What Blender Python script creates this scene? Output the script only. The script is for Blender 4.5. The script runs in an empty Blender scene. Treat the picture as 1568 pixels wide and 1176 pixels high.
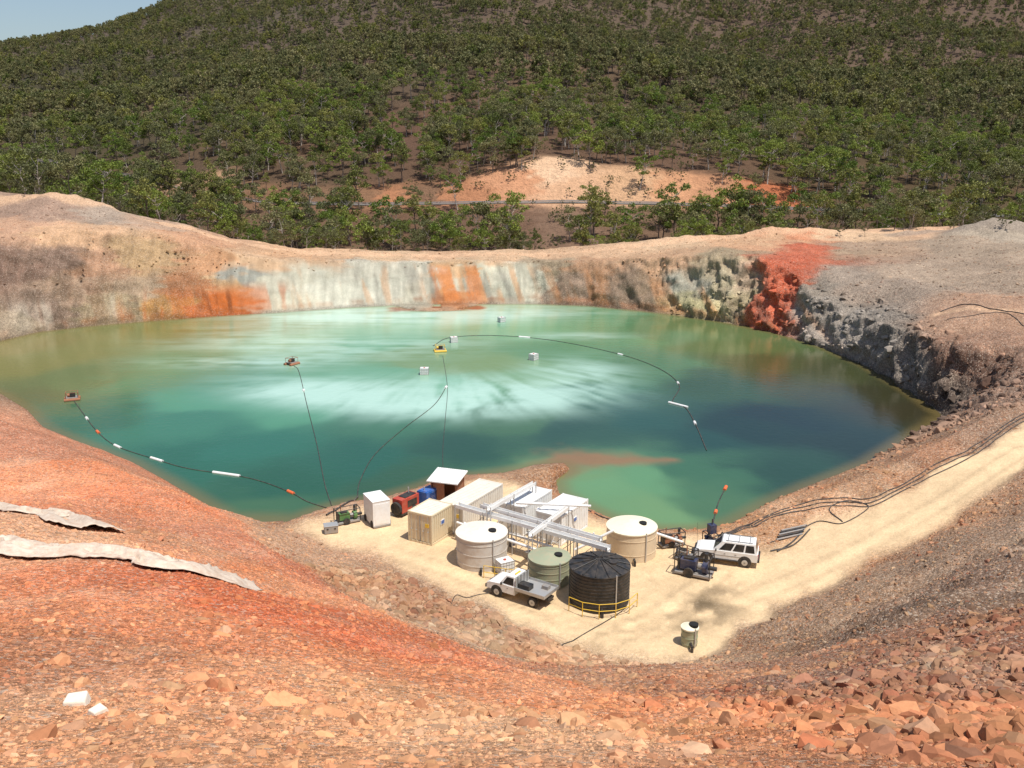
import bpy, math, numpy as np, random
from mathutils import Vector, Matrix
from mathutils.geometry import delaunay_2d_cdt
random.seed(7); rng=np.random.default_rng(7)
scene=bpy.context.scene
EYE=33.0; PITCH=math.radians(15); FOC=1414.0
cP,sP=math.cos(PITCH),math.sin(PITCH)
# ---------- pixel helpers (metres, water level = 0)
def pixel_ray(px,py):
    dx=(px-784)/FOC; dy=(588-py)/FOC
    return np.array([dx, cP+dy*sP, -sP+dy*cP])
def Zp(px,py,z=0.0):
    d=pixel_ray(px,py); t=(z-EYE)/d[2]; return (d[0]*t,d[1]*t,z)
def Tp(px,py,t):
    d=pixel_ray(px,py); return (d[0]*t,d[1]*t,EYE+d[2]*t)
def TZ(px,t,z): return ((px-784)/FOC*t, t*0.985, z)
def dens(line,step):
    out=[]
    for a,b in zip(line[:-1],line[1:]):
        L=math.hypot(a[0]-b[0],a[1]-b[1]); n=max(1,int(L/step))
        for i in range(n):
            f=i/n; out.append(tuple(a[k]*(1-f)+b[k]*f for k in range(3)))
    out.append(line[-1]); return out
# ---------- noise
def _h(i,j,k,s):
    n=(i.astype(np.uint32)*np.uint32(374761393)+j.astype(np.uint32)*np.uint32(668265263)+k.astype(np.uint32)*np.uint32(2246822519)+np.uint32(s*3266489917&0xffffffff))
    n=(n^(n>>np.uint32(13)))*np.uint32(1274126177); n=n^(n>>np.uint32(16))
    return (n&np.uint32(0xffffff)).astype(np.float32)/np.float32(0xffffff)
def n2(x,y,s=0):
    xi=np.floor(x);yi=np.floor(y);u=x-xi;v=y-yi;u=u*u*(3-2*u);v=v*v*(3-2*v)
    i=xi.astype(np.int64);j=yi.astype(np.int64);k=np.zeros_like(i)
    a=_h(i,j,k,s);b=_h(i+1,j,k,s);c=_h(i,j+1,k,s);d=_h(i+1,j+1,k,s)
    return (a*(1-u)+b*u)*(1-v)+(c*(1-u)+d*u)*v
def n3(x,y,z,s=0):
    zi=np.floor(z);w=z-zi;w=w*w*(3-2*w);k=zi.astype(np.int64)
    xi=np.floor(x);yi=np.floor(y);u=x-xi;v=y-yi;u=u*u*(3-2*u);v=v*v*(3-2*v)
    i=xi.astype(np.int64);j=yi.astype(np.int64)
    def pl(kk):
        return (_h(i,j,kk,s)*(1-u)+_h(i+1,j,kk,s)*u)*(1-v)+(_h(i,j+1,kk,s)*(1-u)+_h(i+1,j+1,kk,s)*u)*v
    return pl(k)*(1-w)+pl(k+1)*w
def fbm(x,y,o=4,s=0):
    r=0;a=.5;t=0
    for q in range(o): r=r+a*n2(x*2**q+q*17.3,y*2**q-q*9.1,s+q);t+=a;a*=.5
    return r/t
def fbm3(x,y,z,o=3,s=0):
    r=0;a=.5;t=0
    for q in range(o): r=r+a*n3(x*2**q+q*7.3,y*2**q,z*2**q,s+q);t+=a;a*=.5
    return r/t
def sstep(a,b,x):
    t=np.clip((x-a)/(b-a),0,1);return t*t*(3-2*t)
# ---------- break lines
shore_px=[(-60,535),(0,522),(60,508),(130,500),(200,494),(330,484),(430,478),(540,470),(640,466),(815,465),(900,468),(1000,478),(1100,492),(1180,508),(1260,532),(1330,562),(1385,595),(1425,622),(1448,640),(1400,665),(1330,710),(1240,745),(1180,770),(1120,803),(1070,812),(1010,812),(940,797),(885,772),(840,748),(850,735),(872,718),(862,710),(820,713),(770,726),(730,728),(690,728),(640,748),(590,762),(530,770),(480,785),(440,800),(400,812),(372,806),(300,765),(250,735),(200,708),(130,682),(65,655),(40,628),(0,604),(-60,585),(-90,560),(-60,535)]
shore=[Zp(x,y,0) for x,y in shore_px]
pts=[]
pts+=dens(shore,1.5)
sp=np.array([(a[0],a[1]) for a in dens(shore,1.5)])
def inpoly(x,y,poly):
    ins=np.zeros(x.shape,bool);n=len(poly);j=n-1
    for i in range(n):
        xi,yi=poly[i][0],poly[i][1];xj,yj=poly[j][0],poly[j][1]
        c=((yi>y)!=(yj>y))&(x<(xj-xi)*(y-yi)/((yj-yi) if yj!=yi else 1e-9)+xi)
        ins^=c;j=i
    return ins
gx,gy=np.meshgrid(np.arange(-110,80,5.0),np.arange(60,205,5.0))
m=inpoly(gx,gy,shore)
for x,y in zip(gx[m],gy[m]):
    d=np.sqrt(((sp-[x,y])**2).sum(1).min())
    if d>2.5: pts.append((x,y,-min(3,.45*d)))
for px in range(628,716,8): pts.append(Zp(px,471+1.5*math.sin(px*.05),.22))
for px in range(628,716,8): pts.append(Zp(px,474.5+1*math.sin(px*.05),.12))
for a in [(862,716,.5),(850,722,.8),(835,728,.9),(820,722,1.0),(800,732,1.2),(780,731,1.2),(840,738,.7)]: pts.append(Zp(*a))
def BT(l,step): 
    global pts
    pts+=dens([Tp(*p) for p in l],step)
def BZ(l,step):
    global pts
    pts+=dens([Zp(*p) for p in l],step)
walltop=[(-500,385,160),(-150,374,163),(0,368,164),(100,352,171),(200,352,178),(300,365,183),(350,388,181),(400,396,184),(500,400,188.5),(560,401,190),(640,402,191.5),(815,402,191.5),(900,400,190),(1000,395,184),(1100,388,176),(1180,395,168),(1240,440,158),(1300,478,149),(1380,508,131),(1450,520,118),(1540,530,113),(1568,535,110),(1800,560,105)]
BT(walltop,2)
BT([(350,384,188),(400,392,189),(500,395,193),(640,396,196),(815,396,196),(900,394,194),(1000,388,189),(1100,382,182)],3)
rim=[(-500,300,205),(0,297,187),(100,305,190),(190,325,194),(290,345,198),(350,365,201),(480,383,203),(640,384,204),(815,383,204),(950,372,203),(1050,366,203),(1120,362,203),(1200,358,203),(1300,352,205),(1450,347,200),(1568,347,195),(1900,345,195)]
BT(rim,4)
BT([(1300,400,170),(1400,440,148),(1480,455,137),(1568,460,133),(1800,470,128)],4)
BT([(1380,385,178),(1480,385,172),(1568,385,168),(1800,385,165)],5)
BT([(1480,480,128),(1568,485,123),(1800,500,118)],4)
BT([(1480,628,105),(1520,598,104),(1568,575,103),(1700,540,103)],3)
pts+=dens([TZ(px,t,z) for px,t,z in [(-600,235,12),(0,222,13),(200,226,9),(400,228,4),(800,228,2.5),(1200,228,4),(1568,228,8),(2200,225,10)]],6)
roadA=[(-500,250,345),(0,262,335),(150,272,322),(280,292,298),(400,312,272),(560,316,265),(780,313,265),(900,313,265),(1100,318,262),(1250,324,258),(1568,335,255),(2100,335,255)]
RA=[Tp(*p) for p in roadA]; RB=[(a[0]*1.025,a[1]*1.025,a[2]) for a in RA]
pts+=dens(RA,5); pts+=dens(RB,5)
cut=[(-500,238,364),(0,252,352),(150,260,338),(300,276,310),(400,294,285),(560,294,278),(700,286,278),(790,258,281),(840,243,283),(900,249,283),(1000,262,281),(1100,270,279),(1180,285,275),(1300,308,268),(1568,318,265),(2100,320,265)]
CT=[Tp(*p) for p in cut]; pts+=dens(CT,5)
for l,s in [([(-500,230,400),(0,238,370),(300,245,340),(500,195,365),(640,180,375),(800,165,385),(1000,180,395),(1200,200,390),(1400,215,385),(1568,225,380),(2100,225,380)],12),
 ([(-500,190,520),(0,190,500),(150,185,480),(260,180,450),(350,145,460),(450,112,485),(560,82,505),(640,70,520),(760,72,530),(880,70,540),(1000,92,560),(1150,115,590),(1300,125,600),(1568,135,600),(2100,130,600)],15),
 ([(-500,165,680),(0,155,680),(250,155,650),(450,112,660),(640,104,680),(880,104,690),(1150,120,720),(1568,118,720),(2100,110,720)],25),
 ([(-500,90,1000),(0,110,900),(120,105,900),(300,75,900),(500,32,900),(700,15,920),(1000,20,940),(1300,30,940),(1568,38,940),(2100,30,940)],30),
 ([(-600,30,1450),(-100,45,1450),(0,60,1450),(50,78,1350),(90,76,1330),(150,56,1300),(235,22,1300),(330,-40,1300),(600,-110,1350),(1000,-120,1350),(1568,-110,1350),(2200,-110,1350)],40)]: BT(l,s)
# pad and ramp
padF=[(440,815,1.5),(500,835,1.5),(560,850,1.5),(640,885,1.5),(700,915,1.5),(790,955,1.5),(850,975,1.5),(930,1000,1.5),(1010,1022,1.5),(1070,1015,1.5),(1110,985,1.5),(1170,950,1.5),(1260,905,1.7),(1340,865,2.3),(1420,820,3.2),(1490,775,4.2),(1568,715,5.6),(1760,600,8.5)]
padB=[(470,800,1.5),(560,777,1.5),(640,762,1.5),(700,742,1.5),(770,738,1.5),(800,748,1.5),(860,778,1.5),(930,806,1.5),(1010,824,1.5),(1080,823,1.5),(1130,820,1.5),(1165,845,1.5),(1190,838,1.6),(1250,803,2.1),(1320,775,2.8),(1400,745,3.6),(1500,690,5.2),(1568,650,6.3),(1730,560,8.9)]
BZ(padF,1.5);BZ(padB,1.5)
BZ([(1150,806,1.3),(1240,768,2.4),(1330,728,3.2),(1400,695,4.2),(1480,655,5.6),(1568,615,7.2),(1700,550,9.6)],2)
padpoly=[Zp(*p) for p in padF]+[Zp(*p) for p in padB][::-1]
BT([(415,850,64),(500,885,62),(600,948,59),(720,993,56),(850,1030,53),(1000,1048,50),(1150,1030,49),(1300,970,53),(1430,890,58),(1568,800,63),(1800,700,68)],1.5)
BT([(-500,590,108),(0,645,90),(65,670,86),(200,732,76),(370,818,62),(450,880,50),(520,922,46),(600,965,42),(720,1007,38),(850,1046,33),(960,1066,30),(1050,1066,30),(1150,1050,31),(1300,1002,36),(1430,925,44),(1568,845,50),(1900,740,60)],1.5)
BT([(-500,800,50),(0,790,44),(200,850,38),(400,930,32),(600,1020,26),(800,1075,22),(1000,1100,20.5),(1200,1097,21),(1400,1050,25),(1568,985,29),(2000,900,34)],1.5)
BT([(-600,1000,22),(0,980,22),(300,1045,18),(600,1105,15.5),(1000,1140,14),(1300,1135,14.5),(1568,1085,17),(2100,1020,20)],1)
BT([(-600,1170,11.5),(0,1175,11),(600,1185,10.5),(1000,1188,10.5),(1568,1178,11),(2200,1170,11.5)],1)
pts+=[TZ(px,6,27.8) for px in range(-700,2300,200)]+[TZ(px,3,30.1) for px in range(-700,2300,300)]+[(0,0,31.4),(0,-10,31.5)]
pts+=[(-80,-20,31),(80,-20,31),(-110,50,22),(120,50,20),(-250,120,28),(250,120,24),(-420,260,30),(420,260,26),(-1600,1200,180),(1700,1200,220),(-1500,1700,220),(1700,1700,250),(0,1900,260)]
pts=np.array(pts)
v2,_,tris,ov,_,_=delaunay_2d_cdt([Vector((p[0],p[1])) for p in pts],[],[],0,1e-4)
vz=np.array([pts[o[0]][2] if len(o) else 0 for o in ov]);vx=np.array([v[0] for v in v2]);vy=np.array([v[1] for v in v2])
rows=np.concatenate([np.exp(np.arange(math.log(2),math.log(85),.0092)),np.arange(85,212,.28),np.arange(212,330,1.0),np.exp(np.arange(math.log(330),math.log(1500),.012))])
NR=len(rows);NC=1060;AZM=math.radians(43);az=np.linspace(-AZM,AZM,NC)
X=rows[:,None]*np.sin(az)[None,:];Y=rows[:,None]*np.cos(az)[None,:];Zg=np.full((NR,NC),np.nan)
for t in tris:
    a,b,c=t;xs=vx[[a,b,c]];ys=vy[[a,b,c]]
    if ys.max()<1: continue
    f=np.linspace(0,1,9);ex=np.concatenate([xs[i]*(1-f)+xs[(i+1)%3]*f for i in range(3)]);ey=np.concatenate([ys[i]*(1-f)+ys[(i+1)%3]*f for i in range(3)])
    if ys.min()<3: c0,c1,r0=0,NC,0
    else:
        A=np.arctan2(ex,ey);c0=max(0,int((A.min()+AZM)/(2*AZM)*(NC-1))-1);c1=min(NC,int((A.max()+AZM)/(2*AZM)*(NC-1))+3)
        r0=max(0,np.searchsorted(rows,np.hypot(ex,ey).min()*.97)-2)
    r1=min(NR,np.searchsorted(rows,np.hypot(ex,ey).max())+2)
    if c1<=c0 or r1<=r0: continue
    x=X[r0:r1,c0:c1];y=Y[r0:r1,c0:c1]
    D=(ys[1]-ys[2])*(xs[0]-xs[2])+(xs[2]-xs[1])*(ys[0]-ys[2])
    if abs(D)<1e-9: continue
    l0=((ys[1]-ys[2])*(x-xs[2])+(xs[2]-xs[1])*(y-ys[2]))/D;l1=((ys[2]-ys[0])*(x-xs[2])+(xs[0]-xs[2])*(y-ys[2]))/D;l2=1-l0-l1
    mk=(l0>=-1e-6)&(l1>=-1e-6)&(l2>=-1e-6)
    Zg[r0:r1,c0:c1][mk]=(l0*vz[a]+l1*vz[b]+l2*vz[c])[mk]
Zg=np.nan_to_num(Zg,nan=20.0)
Zg=np.where(Zg>-.02,Zg+.14,Zg)
def blur(A,wr,wc):
    for ax,w in ((0,wr),(1,wc)):
        P=np.pad(A,[(w,w) if k==ax else (0,0) for k in range(2)],mode='edge')
        C=np.cumsum(P,axis=ax);C=np.insert(C,0,0,axis=ax)
        A=(np.take(C,np.arange(2*w+1,C.shape[ax]),axis=ax)-np.take(C,np.arange(0,C.shape[ax]-2*w-1),axis=ax))/(2*w+1)
    return A
R=np.broadcast_to(rows[:,None],X.shape)
B=blur(blur(Zg,7,24),7,24)
w=np.maximum(1-sstep(30,40,R),sstep(330,380,R));Zg=Zg*(1-w)+B*w
# pad mask
wx=X+(fbm(X/2.5,Y/2.5,3,5)-.5)*2.6;wy=Y+(fbm(X/2.5,Y/2.5,3,9)-.5)*2.6
padm=inpoly(wx,wy,padpoly).astype(float)
padm=blur(padm,2,3)
land=sstep(.2,1.5,Zg)
Zbase=Zg.copy()
# vertical relief
rel=(fbm(X/6,Y/6,4,20)-.5)*1.7+(fbm(X/1.3,Y/1.3,3,30)-.5)*.26+(fbm(X/.35,Y/.35,2,33)-.5)*.05
gul=(np.abs(fbm(X/5,Y/14,4,40)-.5))*-2.0+.30
ledge=sstep(12,20,X)*(1-sstep(50,60,Y))*sstep(18,26,R)
Zg=Zg+land*(1-padm)*np.where(R<110,(rel*.5+gul*.45)*sstep(3,14,R)+ledge*(1-2*np.abs(fbm(X/7,Y/3.5,4,44)-.5)-.75)*2.2,0)
Zg=Zg+land*(1-padm)*sstep(90,120,R)*(1-sstep(205,230,R))*((fbm(X/7,Y/7,4,50)-.5)*1.3+(fbm(X/1.5,Y/1.5,3,55)-.5)*.35)
Zg=Zg+sstep(285,400,R)*((fbm(X/60,Y/60,4,60)-.5)*14+(fbm(X/160,Y/160,3,61)-.5)*sstep(500,900,R)*40)*(1-sstep(1150,1350,R)*.7)
Zg=Zg+padm*((fbm(X/3,Y/3,3,70)-.5)*.12)
# spoil heaps on the upper bench
heap=np.zeros_like(Zg)
for px,py,t,h,sx,sy in ((1500,354,188,1.5,8,3),(1560,352,186,1.8,9,3.5),(1400,354,192,1.0,7,2.5),(1170,362,198,1.3,6,2.5),(1240,360,199,1.5,8,2.5),(60,318,184,1.6,9,4),(150,330,188,1.8,7,3),(1050,368,200,.8,10,2)):
    q=Tp(px,py,t);g_=np.exp(-((X-q[0])/sx)**2-((Y-q[1])/sy)**2);Zg=Zg+h*g_*(.8+.5*fbm(X/2,Y/2,3,77));
    if px>1380: heap=np.maximum(heap,g_)
def Hgt(x,y):
    x=np.asarray(x,float);y=np.asarray(y,float);r=np.hypot(x,y);a=np.arctan2(x,y)
    fi=np.clip(np.interp(r,rows,np.arange(NR)),0,NR-1.001);fj=np.clip((a+AZM)/(2*AZM)*(NC-1),0,NC-1.001)
    i=fi.astype(int);j=fj.astype(int);u=fi-i;v=fj-j
    return (Zg[i,j]*(1-v)+Zg[i,j+1]*v)*(1-u)+(Zg[i+1,j]*(1-v)+Zg[i+1,j+1]*v)*u
TS=np.exp(np.linspace(math.log(4),math.log(1500),3500))
def site(px,py):
    d=pixel_ray(px,py);x=d[0]*TS;y=d[1]*TS;z=EYE+d[2]*TS;h=np.maximum(Hgt(x,y),0)
    k=np.argmax(z<h) if (z<h).any() else len(TS)-1
    return np.array([x[k],y[k],h[k]])
# ---------- terrain colours (control samples of ground geology, plus shade of the right overhang)
def lin(c):
    c=np.array(c,float)/255;return np.where(c<=.04045,c/12.92,((c+.055)/1.055)**2.4)
CC=[(100,720,(200,130,94)),(30,690,(172,114,88)),(60,800,(196,146,114)),(300,850,(194,128,92)),(200,950,(192,120,84)),(450,930,(180,98,64)),(520,960,(184,98,64)),(250,780,(200,128,94)),(380,830,(184,118,90)),(150,1100,(198,142,106)),(20,1000,(180,120,88)),(600,1080,(202,148,110)),(400,1050,(198,136,100)),(900,1120,(198,146,108)),(1200,1130,(176,122,90)),(1450,1140,(150,98,72)),(1500,1030,(136,94,76)),(1400,930,(120,98,84)),(1550,880,(126,102,88)),(1480,850,(142,116,98)),(1330,930,(144,116,96)),(1250,1000,(142,106,88)),(1180,1040,(140,102,86)),
(640,925,(146,120,102)),(560,890,(156,126,102)),(750,975,(156,130,108)),(880,1010,(168,136,110)),(1050,1045,(164,120,94)),(480,850,(170,132,106)),(700,1030,(190,122,86)),(850,1060,(196,134,98)),
(1250,775,(180,136,104)),(1330,735,(156,120,94)),(1420,690,(150,116,94)),(1520,650,(154,122,102)),(1150,812,(158,118,88)),(1568,600,(156,126,110)),
(1400,575,(112,104,98)),(1350,545,(124,116,110)),(1300,505,(134,126,120)),(1250,470,(138,129,122)),(1280,420,(150,135,124)),(1440,600,(98,84,76)),(1500,560,(110,84,72)),(1540,520,(160,124,104)),  # darkest tones paint in the shade of the right overhang
(1205,440,(164,88,62)),(1175,480,(154,82,58)),(1225,400,(172,98,74)),(1190,420,(166,88,62)),(1245,380,(176,112,88)),(1250,440,(136,126,117)),(1145,430,(154,134,115)),(1135,470,(146,132,106)),(1280,385,(154,131,111)),(1180,375,(196,148,116)),
(1110,440,(174,162,136)),(1120,470,(178,166,130)),(1060,440,(158,155,143)),(1070,465,(166,159,122)),(1000,440,(144,122,102)),(950,445,(132,112,96)),(870,440,(142,120,104)),(900,412,(172,134,106)),(1020,405,(180,144,116)),(1100,400,(156,140,116)),(840,420,(158,140,118)),
(1400,420,(164,144,128)),(1500,420,(152,133,118)),(1340,440,(152,135,123)),(1480,480,(172,136,114)),(1540,490,(172,134,110)),(1300,375,(164,139,120)),(1480,375,(160,141,125)),(1220,352,(200,136,102)),(1300,360,(208,174,143)),(1400,352,(196,158,130)),(1540,352,(168,154,140)),(1160,372,(196,156,124)),
(400,440,(180,176,162)),(420,465,(190,186,170)),(450,430,(184,180,166)),(520,440,(190,188,176)),(560,415,(184,180,168)),(600,440,(194,192,180)),(560,455,(194,192,180)),(760,440,(192,190,176)),(800,430,(188,184,170)),(640,425,(190,186,174)),(740,420,(192,188,172)),(640,450,(194,190,174)),(680,440,(206,158,114)),(700,458,(196,130,84)),(690,415,(198,164,130)),(372,425,(144,144,138)),(715,440,(194,188,172)),(662,440,(194,188,172)),
(318,468,(172,100,56)),(340,474,(178,98,54)),(262,470,(164,122,72)),(285,440,(162,112,78)),(210,440,(158,136,114)),(180,470,(148,132,106)),(120,440,(156,130,110)),(60,470,(132,110,96)),(20,500,(148,126,102)),(150,410,(174,134,108)),(230,400,(170,140,106)),(320,405,(182,136,102)),(345,440,(178,146,112)),(390,405,(196,162,132)),(30,410,(134,107,94)),(80,395,(143,117,104)),
(100,355,(202,162,130)),(20,350,(186,146,121)),(300,362,(192,146,116)),(450,391,(196,155,122)),(520,392,(196,159,128)),(600,393,(192,161,132)),(760,393,(190,157,128)),(680,393,(190,153,124)),(850,389,(190,155,126)),(940,384,(190,155,126)),(1000,378,(194,163,134)),(60,320,(154,127,113)),(150,330,(165,147,135)),(250,345,(176,147,128)),
(840,265,(228,190,162)),(880,290,(214,170,140)),(960,285,(208,166,134)),(1040,290,(206,152,118)),(1100,295,(190,138,108)),(1180,300,(188,112,78)),(800,275,(206,150,118)),(760,345,(116,90,76)),(880,350,(130,104,90)),(600,340,(112,86,70)),(300,283,(190,152,124)),(340,288,(170,132,106)),(400,303,(140,106,84)),(600,303,(176,122,92)),(560,305,(140,106,84)),(700,300,(180,126,96)),(480,303,(136,106,86)),(650,298,(130,100,82)),
(600,220,(112,86,74)),(850,200,(112,88,76)),(1200,230,(98,84,66)),(1450,250,(92,82,62)),(200,220,(90,80,64)),(500,150,(102,86,74)),(500,60,(106,92,84)),(900,40,(108,92,82)),(1300,40,(112,94,84)),(100,130,(84,80,66)),(1300,160,(92,82,64)),(300,60,(102,92,84)),
(700,258,(112,88,74)),(790,232,(112,88,74)),(840,228,(116,90,76)),(900,230,(112,88,74)),(960,244,(116,90,76)),(1040,250,(116,90,76)),(1110,256,(112,88,74)),(1200,272,(108,86,70)),(600,268,(112,88,74)),(500,270,(108,88,74)),(400,268,(106,86,72)),(300,256,(102,84,70)),(1280,300,(106,86,68)),(1400,310,(98,84,64)),
(500,345,(116,92,76)),(680,342,(112,88,74)),(950,345,(122,96,80)),(1050,345,(112,90,74)),(1150,345,(110,88,72)),(400,345,(112,90,74)),(1250,345,(110,88,72)),(180,290,(120,100,82)),(100,280,(112,94,78)),(700,225,(110,86,74)),(980,215,(108,88,74)),(1100,180,(102,86,72))]
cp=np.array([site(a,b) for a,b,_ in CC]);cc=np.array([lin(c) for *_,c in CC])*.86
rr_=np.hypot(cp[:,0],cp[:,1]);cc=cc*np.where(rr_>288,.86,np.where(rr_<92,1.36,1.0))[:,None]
cc=(cc*.93+cc.mean(1,keepdims=True)*.07)*np.array([1.0,1.0,.94])
def shep(x,y,z,cp,cc,zs=1.6,p=2.6):
    num=np.zeros(x.shape+(3,),np.float32);den=np.zeros(x.shape,np.float32)
    for q,c in zip(cp,cc):
        d=((x-q[0])**2+(y-q[1])**2+(zs*(z-q[2]))**2+.3).astype(np.float32)/25.
        wgt=d**(-p);num+=wgt[...,None]*c.astype(np.float32);den+=wgt
    return num/den[...,None]
am=np.clip(R*.03,.5,6)
wX=X+(fbm(X/4,Y/4+Zg,3,80)-.5)*am*2;wY=Y+(fbm(X/4,Y/4,3,81)-.5)*am
wZ=Zg+(fbm(X/5,Y/5+Zg/4,3,82)-.5)*np.clip(R*.016,0,3)
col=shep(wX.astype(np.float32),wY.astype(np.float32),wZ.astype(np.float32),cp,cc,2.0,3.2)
hp=sstep(.25,.6,heap)*.6;col=col*(1-hp[...,None])+lin((146,134,124))*.8*hp[...,None]
tp=fbm(X/9,Y/9,5,84);tp2=fbm(X/2.2,Y/2.2,4,85);fgm=1-sstep(85,110,R)
red=sstep(.50,.70,fbm(X/5+3,Y/8,4,86))*fgm*.5
col=col*(1-red[...,None])+col*np.array([1.0,.72,.56])*red[...,None]
pal_=sstep(.54,.72,fbm(X/4-9,Y/6,4,87))*fgm*.4
col=col*(1-pal_[...,None])+(col*.6+np.array([.30,.24,.17]))*pal_[...,None]
col=col*(1+((tp-.5)*.5+(tp2-.5)*.4)*(R<225))[...,None]
padc=lin((240,210,168))*.74;ww=site(1090,935)
wet=np.exp(-(((X-ww[0])/2.6)**2+((Y-ww[1])/2.6)**2))*sstep(.40,.53,fbm(X/1.2,Y/1.2,3,90))
pc=padc[None,None,:]*(.78+.26*fbm(X/4,Y/4,4,91)+.16*fbm(X/.8,Y/.8,3,92))[...,None]*(1-.55*wet[...,None])
for q in [(1105,905),(1055,955),(1075,925)]:
    s=site(*q);e=np.exp(-(((X-s[0])/1.6)**2+((Y-s[1])/1.1)**2))*sstep(.4,.5,fbm(X,Y,3,94));pc=pc*(1-.45*e[...,None])
def linedist(line,lo,hi):
    D=np.full(X.shape,99.);a0,a1=np.searchsorted(rows,lo),np.searchsorted(rows,hi);L=np.array(line)[:,:2]
    for a,b in zip(L[:-1],L[1:]):
        d=b-a;xx=X[a0:a1];yy=Y[a0:a1];t=np.clip(((xx-a[0])*d[0]+(yy-a[1])*d[1])/(d@d),0,1);D[a0:a1]=np.minimum(D[a0:a1],np.hypot(xx-a[0]-t*d[0],yy-a[1]-t*d[1]))
    return D
for L_ in ([(960,960,1.5),(1060,950,1.5),(1180,905,1.5),(1300,850,2.2),(1430,780,3.6),(1568,688,6)],[(760,900,1.5),(860,950,1.5),(980,975,1.5),(1100,930,1.5)],[(600,850,1.5),(700,880,1.5),(820,930,1.5),(960,960,1.5)],[(1100,880,1.5),(1000,950,1.5),(930,985,1.5)]):
    dT=linedist([Zp(*q) for q in L_],40,112)
    tw=np.exp(-((dT-.85)/.25)**2);pc=pc*(1-.17*tw[...,None]+.05*np.exp(-(dT/.5)**2)[...,None])
col=col*(1-padm[...,None])+pc*padm[...,None]
D=linedist([Tp(px,py+4,t-5) for px,py,t in rim],170,225);e=(1-sstep(1.0,2.6,D+(fbm(X/3,Y/3,3,96)-.5)*2))*.7
D2=linedist([site(1440,482),site(1500,474),site(1568,478),site(1640,485)],110,150);e=np.maximum(e,(1-sstep(.8,2.0,D2))*.6)
col=col*(1-e[...,None])+(lin((216,178,144))*.86)*e[...,None]
# iron-rich band crossing the right face
D3=linedist([site(1238,378),site(1205,430),site(1178,480),site(1170,500)],140,200);e=(1-sstep(3.0,5.5,D3+(fbm(X/3,Y/3,4,98)-.5)*4))*.8
col=col*(1-e[...,None])+lin((176,90,64))*.9*(.7+.6*fbm(X/1.5,Y/1.5+Zg,3,99))[...,None]*e[...,None]
shl=np.exp(-(np.clip(Zg,0,9)/.4)**2)*(R>60)
col=col*(1-.4*shl[...,None]*(1-padm[...,None]))
# ---------- horizontal relief on steep faces
P=np.stack([X,Y,Zg],-1)
def nrm(P):
    N=np.cross(np.gradient(P,axis=1),np.gradient(P,axis=0));return N/(np.linalg.norm(N,axis=-1,keepdims=True)+1e-9)
N=nrm(np.stack([X,Y,blur(Zbase,2,3)],-1))
steep=sstep(.15,.5,1-N[...,2])*(R>88)*(R<300)*sstep(-.5,.8,Zg)
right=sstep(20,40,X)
whitem=sstep(-60,-54,X+(n2(Y/3,Zg,3)-.5)*6)*(1-sstep(3,9,X+(fbm(X/3,Zg/3,3,7)-.5)*8))*(Y>165)*(steep>.3)
rk=fbm3(X/2.6,Y/2.6,Zg/2.2,4,100);rk2=1-2*np.abs(fbm3(X/1.6,Y/1.6,Zg/1.4,3,110)-.5);rk3=1-2*np.abs(fbm3(X/6,Y/6,Zg/9,3,115)-.5)
disp=steep*((rk-.5)*(1.8+1.4*right)+(rk2-.7)*(.8+.9*right)+(rk3-.75)*(1.8+1.2*right)); disp=disp*(1-.6*whitem)
P=P+N*disp[...,None]
run=fbm(X/1.1+Y/9,Zg/9+X/30,4,120);run2=fbm(X/.5,Zg/7,3,121)
st_=steep*(1-.6*right)
col=col*(1+st_*((run-.5)*.85+(run2-.5)*.5))[...,None]
strat=fbm(X/14,Zg/1.1+Y/30,4,123);col=col*(1+steep*(1-whitem)*(strat-.5)*.5)[...,None]
def stainz(px0,px1,lo,hi,s,sx):
    a=Zp(px0,480)[0]*1.02;b=Zp(px1,480)[0]*1.02
    return sstep(a-2,a+2,X)*(1-sstep(b-2,b+2,X))*sstep(lo,hi,fbm(X/sx+.2*Zg,Zg/14,4,s))*steep*(Y>140)
for px0,px1,lo,hi,s,cl,k,zt in ((225,450,.42,.56,125,(184,98,44),.9,6.0),(225,420,.55,.64,131,(60,46,38),.6,5.0),(645,745,.48,.58,127,(208,130,74),.85,9.0),(430,820,.60,.70,128,(196,146,102),.65,9.0),(820,1180,.54,.68,129,(180,124,78),.55,8.0),(820,1150,.58,.70,132,(84,72,64),.45,6.0),(0,230,.56,.70,130,(205,196,178),.45,6.0),(0,230,.55,.68,134,(120,84,62),.5,9.0),(430,820,.58,.70,133,(120,116,108),.5,9.0),(0,1150,.40,.60,135,(150,92,54),.55,1.6)):
    e=stainz(px0,px1,lo,hi,s,1.9)*k*(1-sstep(zt*.6,zt,Zg));col=col*(1-e[...,None])+lin(cl)*.86*e[...,None]
col=col*(1+(.04+.38*right)*steep)[...,None]  # steep faces, mostly right, painted lighter to offset weak sun on them
col=np.clip(col,0,.85)
peb=(1-padm*.8)*(1-.7*whitem)*(1-.35*sstep(150,190,R))
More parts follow.
